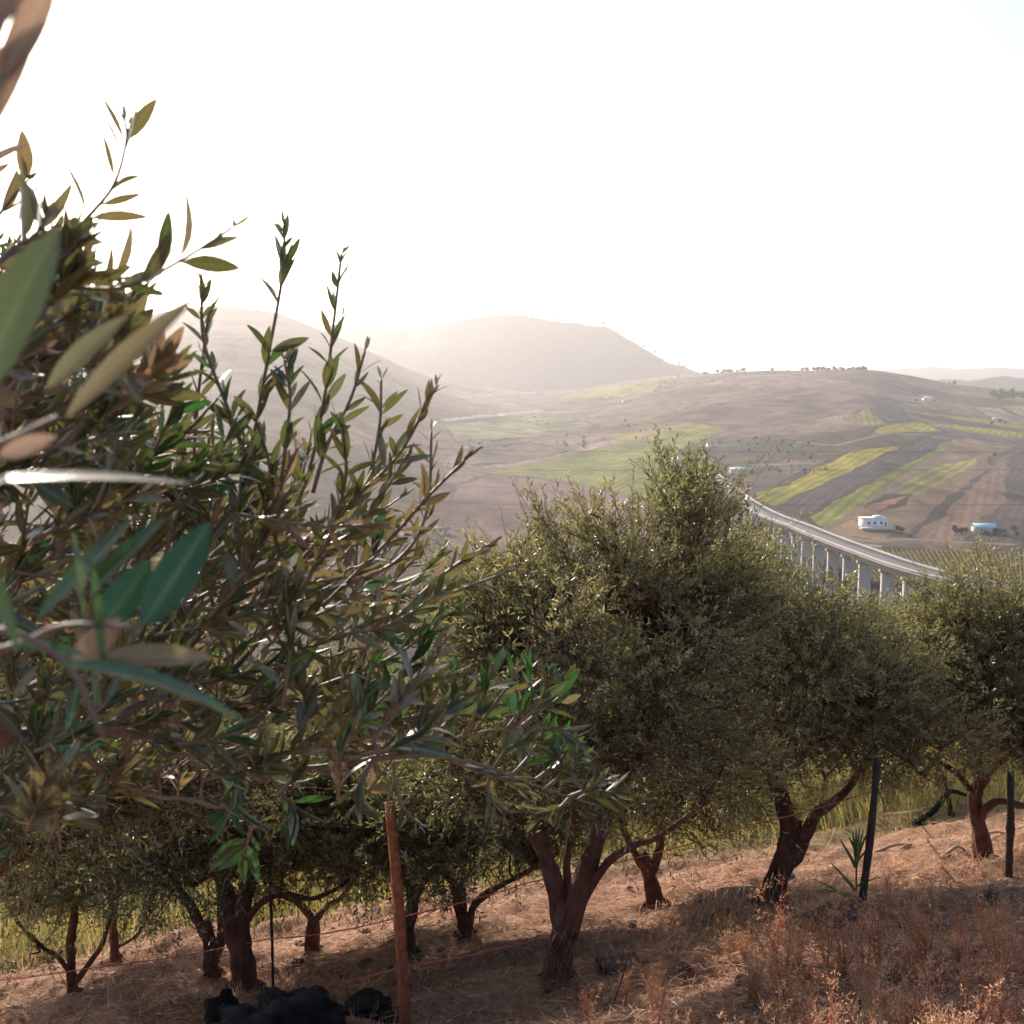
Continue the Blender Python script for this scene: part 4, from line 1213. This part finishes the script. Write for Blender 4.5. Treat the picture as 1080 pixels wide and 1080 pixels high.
# dry reddish weeds
def weed_mesh(seed, H):
    rg = np.random.default_rng(seed); Gs_ = Geo()
    LBs, LDs = [], []
    for k in range(rg.integers(7, 12)):
        a = rg.uniform(0, 6.28); ln = rg.uniform(.1, .5)
        h = H * rg.uniform(.6, 1.0)
        t_ = np.array([math.cos(a) * ln * h, math.sin(a) * ln * h, h])
        pp = spline([np.zeros(3), t_ * np.array([.35, .35, .5]), t_], 9)
        Gs_.tube(pp, np.linspace(.0035, .001, 9), 4, .2)
        for j in range(10):
            f = rg.uniform(.25, 1); i = int(f * 8); q = pp[i]
            d = norm(np.array([rg.normal() * .6, rg.normal() * .6, rg.uniform(.3, 1.)])); l = h * rg.uniform(.08, .26) * (1.2 - f * .5)
            Gs_.tube([q, q + d * l], [.0016, .0007], 3, .3)
            m_ = 10
            ff = rg.uniform(.15, 1, m_)[:, None]
            LBs.append(q + d * l * ff + rg.normal(size=(m_, 3)) * .006); LDs.append(norm(d + rg.normal(size=(m_, 3)) * .7))
        m_ = 22; ff = rg.uniform(.5, 1, m_); idx = (ff * 8).astype(int)
        LBs.append(pp[idx] + rg.normal(size=(m_, 3)) * .008); LDs.append(norm(rg.normal(size=(m_, 3)) + [0, 0, .8]))
    B = np.vstack(LBs); D = np.vstack(LDs); n = len(B)
    V, F, Tt = leaf_cloud(B, D, rand_unit(n, rg), rg.uniform(.008, .018, n), rg.uniform(.003, .006, n), np.clip(rg.normal(.6, .22, n), 0, 1))
    Gs_.add(V, [F], Tt)
    return Gs_.mesh('dry_weed')
weeds = [weed_mesh(300 + i, .52) for i in range(6)]
for m_ in weeds: m_.materials.append(M['weed'])
rg = np.random.default_rng(17)
cnt = 0
for i in range(400):
    px, py = rg.uniform(690, 1120), rg.uniform(1000, 1300)
    if px < 760 and py < 1050: continue
    if px < 1000 and py < 1010: continue
    h = hit(px, py)
    sc = rg.uniform(.45, 1.2) * (.75 if px < 800 else 1)
    o = link('dry_weed', weeds[i % 6]); o.location = (h[0], h[1], h[2] - .02); o.rotation_euler = (rg.normal() * .12, rg.normal() * .12, rg.uniform(0, 6.28)); o.scale = (sc, sc, sc)
    tag(o, 'feathery dry reddish weed in the thicket at the lower right', 'weed', 'dry reddish weeds in the lower right corner')
    cnt += 1
    if cnt >= 150: break
for i, (px, py) in enumerate([(690, 1000), (660, 1060), (760, 990), (1010, 990), (1060, 975), (985, 965), (620, 1080)]):
    h = hit(px, py); sc = .6
    o = link('dry_weed', weeds[i % 6]); o.location = (h[0], h[1], h[2] - .02); o.rotation_euler = (0, 0, i); o.scale = (sc, sc, sc)
    tag(o, 'small feathery dry weed scattered on the straw-covered slope', 'weed', 'small scattered dry weeds')

# ------------------------------------------------------------------ fence, posts, strings
def post_obj(name, pxb, pyb, pxt, pyt, r, mat, label, square=False, off=0):
    b_ = hit(pxb, pyb); t_ = P(pxt, pyt, b_[1] + off)
    G2 = Geo(); b2 = b_ - (t_ - b_) * .15
    pp = spline([b2, (b2 + t_) / 2 + [r * .3, 0, 0], t_], 18)
    G2.tube(pp, np.linspace(r, r * .85, 18) * (1 + .05 * np.random.default_rng(3).normal(size=18)), 4 if square else 9, .5, .12 if not square else .03, 3)
    o = link(name, G2.mesh(name, b_, not square), None, M[mat]); o.location = b_
    return tag(o, label, 'post'), b_, t_
oP, pA, pAt = post_obj('fence_post', 427, 1086, 411, 846, .038, 'rust', 'orange-brown rusty stake standing in front of the olives left of centre', True)
oQ, pB, pBt = post_obj('fence_post', 908, 957, 926, 800, .027, 'darkwood', 'dark leaning wooden post beside the spiky green reed', False)
oR, pC, pCt = post_obj('fence_post', 1063, 925, 1066, 815, .03, 'darkwood', 'slim weathered post at the right edge before the pale-trunked olive')
oS, pD, pDt = post_obj('fence_rod', 288, 1050, 284, 905, .012, 'rod', 'thin dark iron rod rising behind the black lump at lower left')

def wire_obj(name, pts, r, mat, label, cat='string', sag=.02):
    out = []
    for a, b_ in zip(pts[:-1], pts[1:]):
        n = 14; t_ = np.linspace(0, 1, n)[:, None]; q = a * (1 - t_) + b_ * t_
        q[:, 2] -= np.sin(t_[:, 0] * math.pi) * sag * np.linalg.norm(b_ - a)
        out.append(q if not out else q[1:])
    G2 = Geo(); G2.tube(np.vstack(out), r, 5)
    org = np.asarray(pts[0])
    o = link(name, G2.mesh(name, org, True), None, M[mat]); o.location = org
    return tag(o, label, cat)
YA, YB, YCc, YDd = pA[1], pB[1], pC[1], pD[1]
wire_obj('twine', [P(-40, 1037, 7.6), P(90, 1022, 7.6), P(284, 990, YDd), P(419, 968, YA), P(560, 930, 6.6), P(640, 912, 6.8), P(800, 868, 7.4), P(918, 835, YB), P(990, 815, 8.6), P(1100, 790, 9.2)], .0045, 'twine', 'long orange-red twine strung from stake to stake through the olives', sag=.012)
wire_obj('twine', [P(225, 1062, 6.9), P(330, 1040, 6.9), P(424, 1020, YA), P(570, 990, 6.5), P(640, 978, 6.6)], .0045, 'twine', 'lower orange-red twine passing over the black lump to the big trunk', sag=.012)
wire_obj('cord', [P(918, 860, YB), P(960, 856, 11.5), P(1012, 843, 13.)], .009, 'cord', 'pale yellow cord stretched right of the dark leaning post', 'cord', .0)
# wire netting between the stake and the dark post
G2 = Geo(); org = pA.copy()
Lp = pB - pA; n = 60
for k in range(n):
    for sgn in (-1, 1):
        pts2 = []
        for j in range(6):
            s2 = (k + sgn * j * .5) / n
            if not 0 <= s2 <= 1: continue
            q = pA + Lp * s2; q = q.copy(); q[2] = gzs(q[0], q[1]) + .02 + j * .085
            q = q + np.array([rng.normal() * .014, rng.normal() * .02, rng.normal() * .012])
            pts2.append(q)
        if len(pts2) > 2: G2.tube(np.array(pts2), .001, 3)
o = link('wire_netting', G2.mesh('wire_netting', org), None, M['wire']); o.location = org
tag(o, 'thin sagging wire netting running from the orange stake to the dark leaning post', 'fence')

# ------------------------------------------------------------------ rocks, sticks, reed
def lump(name, c, r, seed, mat, label, cat, lumps=3, group=None):
    rg = np.random.default_rng(seed); G2 = Geo()
    for k in range(lumps):
        nu, nv = 36, 22
        th = np.linspace(0, 2 * math.pi, nu, endpoint=False); ph = np.linspace(.02, math.pi - .02, nv)
        TH, PH = np.meshgrid(th, ph)
        dx, dy, dz = np.cos(TH) * np.sin(PH), np.sin(TH) * np.sin(PH), np.cos(PH)
        rr = 1 + .32 * fbm(dx * 1.7 + k * 5 + seed, dy * 1.7 + dz * 1.9, 4, seed)
        s_ = np.array(r) * (rg.uniform(.6, 1) if k else 1)
        off = np.array([0, 0, 0]) if k == 0 else np.array([rg.uniform(-.8, .8) * r[0], rg.uniform(-.3, .3) * r[1], -.25 * r[2]])
        V = np.stack([dx * rr * s_[0], dy * rr * s_[1], dz * rr * s_[2]], -1).reshape(-1, 3) + off
        i = np.arange(nv - 1)[:, None] * nu; j = np.arange(nu)[None, :]; kk = (j + 1) % nu
        G2.add(V, [np.stack([i + j, i + nu + j, i + nu + kk, i + kk], -1).reshape(-1, 4)])
    o = link(name, G2.mesh(name, None, True), None, M[mat]); o.location = tuple(c)
    return tag(o, label, cat, group)
h = hit(290, 1085); lump('dark_rock', h + [.08, 0, .06], (.26, .18, .17), 5, 'black', 'large black lump at the bottom left under the lower twine', 'stone', 3)  # very dark lumpy rock, one even black all over
h = hit(238, 1085); lump('dark_rock', h + [0, 0, .06], (.13, .12, .17), 8, 'black', 'small upright black lump left of the large black lump', 'stone', 2)
h = hit(392, 1070); lump('rock', h + [0, 0, .02], (.16, .12, .11), 11, 'black', 'dark rounded rock touching the foot of the orange stake on its left', 'rock', 2)
h = hit(1050, 955); lump('rock', h + [0, 0, .03], (.12, .10, .07), 14, 'rock', 'brown rounded boulder at the right edge below the slim post', 'rock', 1)
h = hit(655, 1020); lump('rock', h, (.14, .1, .08), 15, 'rock', 'low earth-brown clod right of the central trunk', 'rock', 2)
h = hit(885, 965); lump('rock', h, (.22, .14, .06), 19, 'rock', 'flat brown rock at the foot of the dark leaning post', 'rock', 2)
rg = np.random.default_rng(23)
rkm = None
for i in range(44):
    px, py = rg.uniform(300, 1080), rg.uniform(900, 1080)
    h = hit(px, py)
    if h[1] > 12: continue
    s_ = rg.uniform(.02, .06)
    if i < 4 or rkm is None:
        o = lump('clod', h, (s_ * 1.3, s_, s_ * .7), 40 + i, 'rock', 'small earth clod lying on the straw-covered slope', 'clod', 1, 'small earth clods on the slope'); rkm = o.data
    else:
        o = link('clod', rkm); o.location = h; o.rotation_euler = (0, 0, i); o.scale = [rg.uniform(.6, 1.6)] * 3
        tag(o, 'small earth clod lying on the straw-covered slope', 'clod', 'small earth clods on the slope')

def stick(pts, r, mat, label, name='stick'):
    G2 = Geo(); G2.tube(spline(pts, 12), np.linspace(r, r * .4, 12), 6, .5, .15, 3)
    o = link(name, G2.mesh(name, np.asarray(pts[0]), True), None, M[mat]); o.location = np.asarray(pts[0])
    return tag(o, label, 'stick')
def gp(px, py, up=.02):
    h = hit(px, py); h[2] += up; return h
stick([gp(922, 902), gp(942, 897, .05), gp(962, 893)], .022, 'stick', 'pale fallen stick on the ground right of the dark leaning post')
stick([gp(1037, 884, .03), gp(1050, 883, .05), gp(1064, 882)], .022, 'stick', 'short pale stick lying behind the slim right-edge post')
stick([gp(995, 906), gp(1008, 900, .06), gp(1018, 899)], .02, 'stick', 'short pale branch piece left of the pale-trunked olive foot')
a_ = gp(962, 874); stick([a_, a_ + [.25, 0, .2], a_ + [.42, 0, .42], a_ + [.62, 0, .38]], .05, 'black', 'dark bent broken branch in the grass left of the right-edge olive')
a_ = gp(1003, 862); stick([a_, a_ + [-.05, 0, .25], a_ + [-.12, 0, .5]], .035, 'darkwood', 'short upright dark snag in the grass beside the bent branch')
a_ = hit(945, 1110); stick([a_, a_ + [.16, .1, .2], P(967, 1030, a_[1])], .016, 'bark_red', 'bare reddish twig leaning up through the weeds at the bottom right')
a_ = hit(868, 1085); stick([a_, P(868, 1060, a_[1]), P(812, 1048, a_[1])], .012, 'bark_red', 'thin crooked twig in the weeds near the bottom centre-right')
a_ = hit(902, 1100); stick([a_, P(905, 1075, a_[1]), P(907, 1055, a_[1])], .016, 'darkwood', 'short dark stub poking up among the bottom right weeds')
a_ = hit(640, 1075); stick([a_, P(650, 1050, a_[1]), P(660, 1020, a_[1])], .006, 'darkwood', 'slim dark twig standing right of the central trunk')
# spiky reed
b_ = hit(905, 958); e = empty('reed', b_, 'green reed with spiky fan of leaves left of the dark leaning post', 'plant')
G2 = Geo(); rg = np.random.default_rng(4)
G2.tube(spline([b_, P(903, 925, b_[1]), P(905, 895, b_[1])], 8), .006, 5, .2)
link('stem', G2.mesh('stem', b_), e, M['reed'])
tips = [((903, 905), (907, 868)), ((903, 905), (899, 872)), ((904, 905), (915, 875)), ((904, 900), (895, 880)), ((903, 910), (922, 885)), ((903, 940), (875, 905)), ((903, 945), (868, 935)), ((903, 915), (885, 880)), ((903, 935), (932, 920)), ((903, 912), (911, 868)), ((900, 950), (862, 925)), ((903, 912), (903, 868))]
for s0, s1 in tips:
    G2 = Geo(); a_ = P(*s0, b_[1]); c_ = P(*s1, b_[1] + rg.uniform(-.15, .15)); d_ = c_ - a_
    sd = norm(np.cross(d_, [0, 1, .2])); w = .012; V = []
    for t_ in np.linspace(0, 1, 8):
        q = a_ + d_ * t_; q = q + np.array([0, 0, -.10 * t_ * t_ * np.linalg.norm(d_)]); ww = w * (1 - t_) ** .6 + .0008
        V += [q - sd * ww, q + np.array([0, .4, -.3]) * ww, q + sd * ww]
    F = []
    for i in range(7): F += [[i * 3, i * 3 + 1, i * 3 + 4, i * 3 + 3], [i * 3 + 1, i * 3 + 2, i * 3 + 5, i * 3 + 4]]
    G2.add(V, [F], rg.uniform(0, 1)); link('leaf', G2.mesh('leaf', b_), e, M['reed'])

# ------------------------------------------------------------------ far trees, vine rows, cables
def far_tree_mesh(seed, w=5, h=6.5):
    rg = np.random.default_rng(seed)
    n = 420
    lob = [(rg.uniform(-.3, .3) * w, rg.uniform(-.3, .3) * w, h * rg.uniform(.45, .8), w * rg.uniform(.25, .42)) for _ in range(6)]
    k = rg.integers(0, 6, n); L_ = np.array(lob)
    c = L_[k, :3] + rand_unit(n, rg) * (L_[k, 3] * rg.uniform(.4, 1, n) ** .5)[:, None]
    V, F, Tt = leaf_cloud(c, rand_unit(n, rg), rand_unit(n, rg), rg.uniform(.7, 1.4, n), rg.uniform(.5, .9, n), rg.uniform(0, 1, n))
    tr = Geo(); tr.tube([(0, 0, -1), (0, 0, h * .3), (w * .05, 0, h * .6)], [.35, .28, .12], 6)
    cm = mk_mesh('crown', V, [F], Tt); cm.materials.append(M['farleaf']); tm = tr.mesh('trunk'); tm.materials.append(M['bark'])
    return cm, tm
ft = [far_tree_mesh(500 + i) for i in range(4)]
def far_tree(p, s_, rz, label, group, k):
    e = empty('tree', p, label, 'tree', group); e.rotation_euler = (0, 0, rz); e.scale = (s_ * random.uniform(.8, 1.3), s_, s_ * random.uniform(.7, 1.1))
    link('crown', ft[k][0], e); link('trunk', ft[k][1], e)
rg = np.random.default_rng(31)
def ridge_pt(px, off=0):
    u = ray(px, 390)[0]; j = int(np.clip(np.searchsorted(U, u), 1, len(U) - 1)); Y = TY[56 + NC, j] + off
    return np.array([u * Y, Y, tz(u * Y, Y) - .5])
for px in [742, 748, 757, 762, 765, 769, 773, 778, 783, 786, 815, 832, 846, 850, 858, 863, 866, 870, 874, 879, 884, 888, 893, 897, 901, 905, 910, 914, 1002, 1008, 743, 745, 760, 767, 771, 780, 784, 852, 861, 868, 872, 881, 886, 890, 899, 903, 907, 912]:
    far_tree(ridge_pt(px + rg.uniform(-1, 1), rg.uniform(-30, 10)), rg.uniform(.6, 1.6), rg.uniform(0, 6), 'small dark tree in the broken line on the crest of the brown hill', 'trees along the brown hill crest', int(rg.integers(0, 4)))
for i in range(14):
    p = far_hit(1046 + rg.uniform(0, 34), 419 + rg.uniform(-3, 3)); far_tree(p, rg.uniform(1.5, 2.3), rg.uniform(0, 6), 'dark tree in the clump at the right edge above the yellow strips', 'tree clump at the right edge', int(rg.integers(0, 4)))
def mesa_pt(px):
    u = ray(px, 390)[0]; return np.array([u * YM, YM, tz(u * YM, YM) - 1])
for px in list(np.linspace(540, 572, 8)) + list(np.linspace(584, 604, 5)) + list(np.linspace(622, 655, 9)) + [680, 690, 700, 716, 722]:
    far_tree(mesa_pt(px + rg.uniform(-2, 2)), rg.uniform(1.5, 2.8), rg.uniform(0, 6), 'hazy tree on the rim of the flat-topped hill', 'trees on the flat-topped hill rim', int(rg.integers(0, 4)))
for i in range(90):
    px = rg.uniform(742, 872); py = rg.uniform(462, 500); p = far_hit(px, py)
    far_tree(p, rg.uniform(.18, .5), rg.uniform(0, 6), 'low scrubby bush on the slope behind the viaduct far end', 'scrub bushes behind the viaduct', int(rg.integers(0, 4)))
for i in range(46):
    x_ = rg.uniform(820, 1000); p = far_hit(x_, rg.uniform(612, 652)); far_tree(p, rg.uniform(.8, 1.4), rg.uniform(0, 6), 'green valley tree seen between the viaduct piers', 'trees below the viaduct', int(rg.integers(0, 4)))
for i in range(12):
    p = far_hit(rg.uniform(1005, 1075), rg.uniform(560, 566)); far_tree(p, rg.uniform(.4, .8), rg.uniform(0, 6), 'small bush beside the shed in the dark ploughed field', 'bushes around the shed', int(rg.integers(0, 4)))
for px, py, s_ in [(946, 560, .8), (951, 561, .6), (1054, 446, .9), (1060, 447, .8), (1046, 448, .7), (985, 424, .8), (966, 424, .7), (1049, 482, .8)]:
    far_tree(far_hit(px, py), s_, px, 'lone small tree beside a far white house', 'trees beside the far houses', 1)
for i in range(60):
    cx_, cy_ = [(660, 452), (690, 455), (560, 445), (600, 468), (520, 470), (712, 405)][i % 6]
    p = far_hit(cx_ + rg.normal() * 14, cy_ + rg.normal() * 3.5); far_tree(p, rg.uniform(.25, .7), rg.uniform(0, 6), 'small hazy tree on the middle slopes below the flat-topped hill', 'scattered trees on the hazy slopes', int(rg.integers(0, 4)))

# vine rows beyond the viaduct
rg = np.random.default_rng(61)
def vine_row(pa, pb):
    a_, b_ = far_hit(*pa), far_hit(*pb); L_ = np.linalg.norm(b_ - a_); n = int(L_ * 7)
    t_ = rg.uniform(0, 1, n)[:, None]; q = a_ * (1 - t_) + b_ * t_
    zz = np.array([tz(v[0], v[1]) for v in (a_ * (1 - s) + b_ * s for s in np.linspace(0, 1, 12))])
    q[:, 2] = np.interp(t_[:, 0], np.linspace(0, 1, 12), zz)
    q = q + np.stack([rg.normal(size=n) * .16, rg.normal(size=n) * .3, rg.uniform(.1, .95, n)], 1)
    V, F, Tt = leaf_cloud(q, rand_unit(n, rg), rand_unit(n, rg), rg.uniform(.4, .7, n), rg.uniform(.3, .55, n), np.clip(rg.normal(.62, .25, n), 0, 1))
    o = link('vine_row', mk_mesh('vine_row', V, [F], Tt, origin=a_), None, M['vine']); o.location = a_
    tag(o, 'yellowing row of vines in the striped vineyard behind the viaduct', 'vine row', 'vine rows beyond the viaduct')
for i in range(44):
    x0 = 900 + i * 5.2
    lean = np.interp(x0, [900, 1010, 1080], [34, 26, 2])
    vine_row((x0 - 2, 578.5 + (x0 - 900) * .028), (x0 - 2 + lean, 622 + (x0 - 900) * .03))

# cables crossing the valley between poles outside the picture
for py0, py1, YY, lab in [(474, 477, 130., 'upper thin power cable crossing in front of the striped fields'), (494, 495.5, 150., 'middle thin power cable crossing in front of the striped fields'), (531, 532.5, 140., 'lower thin power cable crossing in front of the striped fields')]:
    wire_obj('power_cable', [P(-700, py0 - 40, YY), P(560, py0 + 2, YY), P(1080, py1, YY), P(1800, py1 - 30, YY)], .014, 'rod', lab, 'cable', .0)

# ------------------------------------------------------------------ haze
hz = Geo()
hz.box((0, 5200, 125), (44000, 10800, 620))
hm = bpy.data.materials.new('haze'); hm.use_nodes = True
nt = hm.node_tree; nt.nodes.remove(nt.nodes['Principled BSDF'])
pv = N(nt, 'ShaderNodeVolumePrincipled')
pv.inputs['Color'].default_value = (.96, .92, .91, 1)
pv.inputs['Density'].default_value = .00013
pv.inputs['Anisotropy'].default_value = .55
nt.links.new(pv.outputs[0], nt.nodes['Material Output'].inputs['Volume'])
ho = link('haze', hz.mesh('haze'), None, hm); tag(ho, 'pale sunlit haze filling the valley', 'haze', kind='stuff')
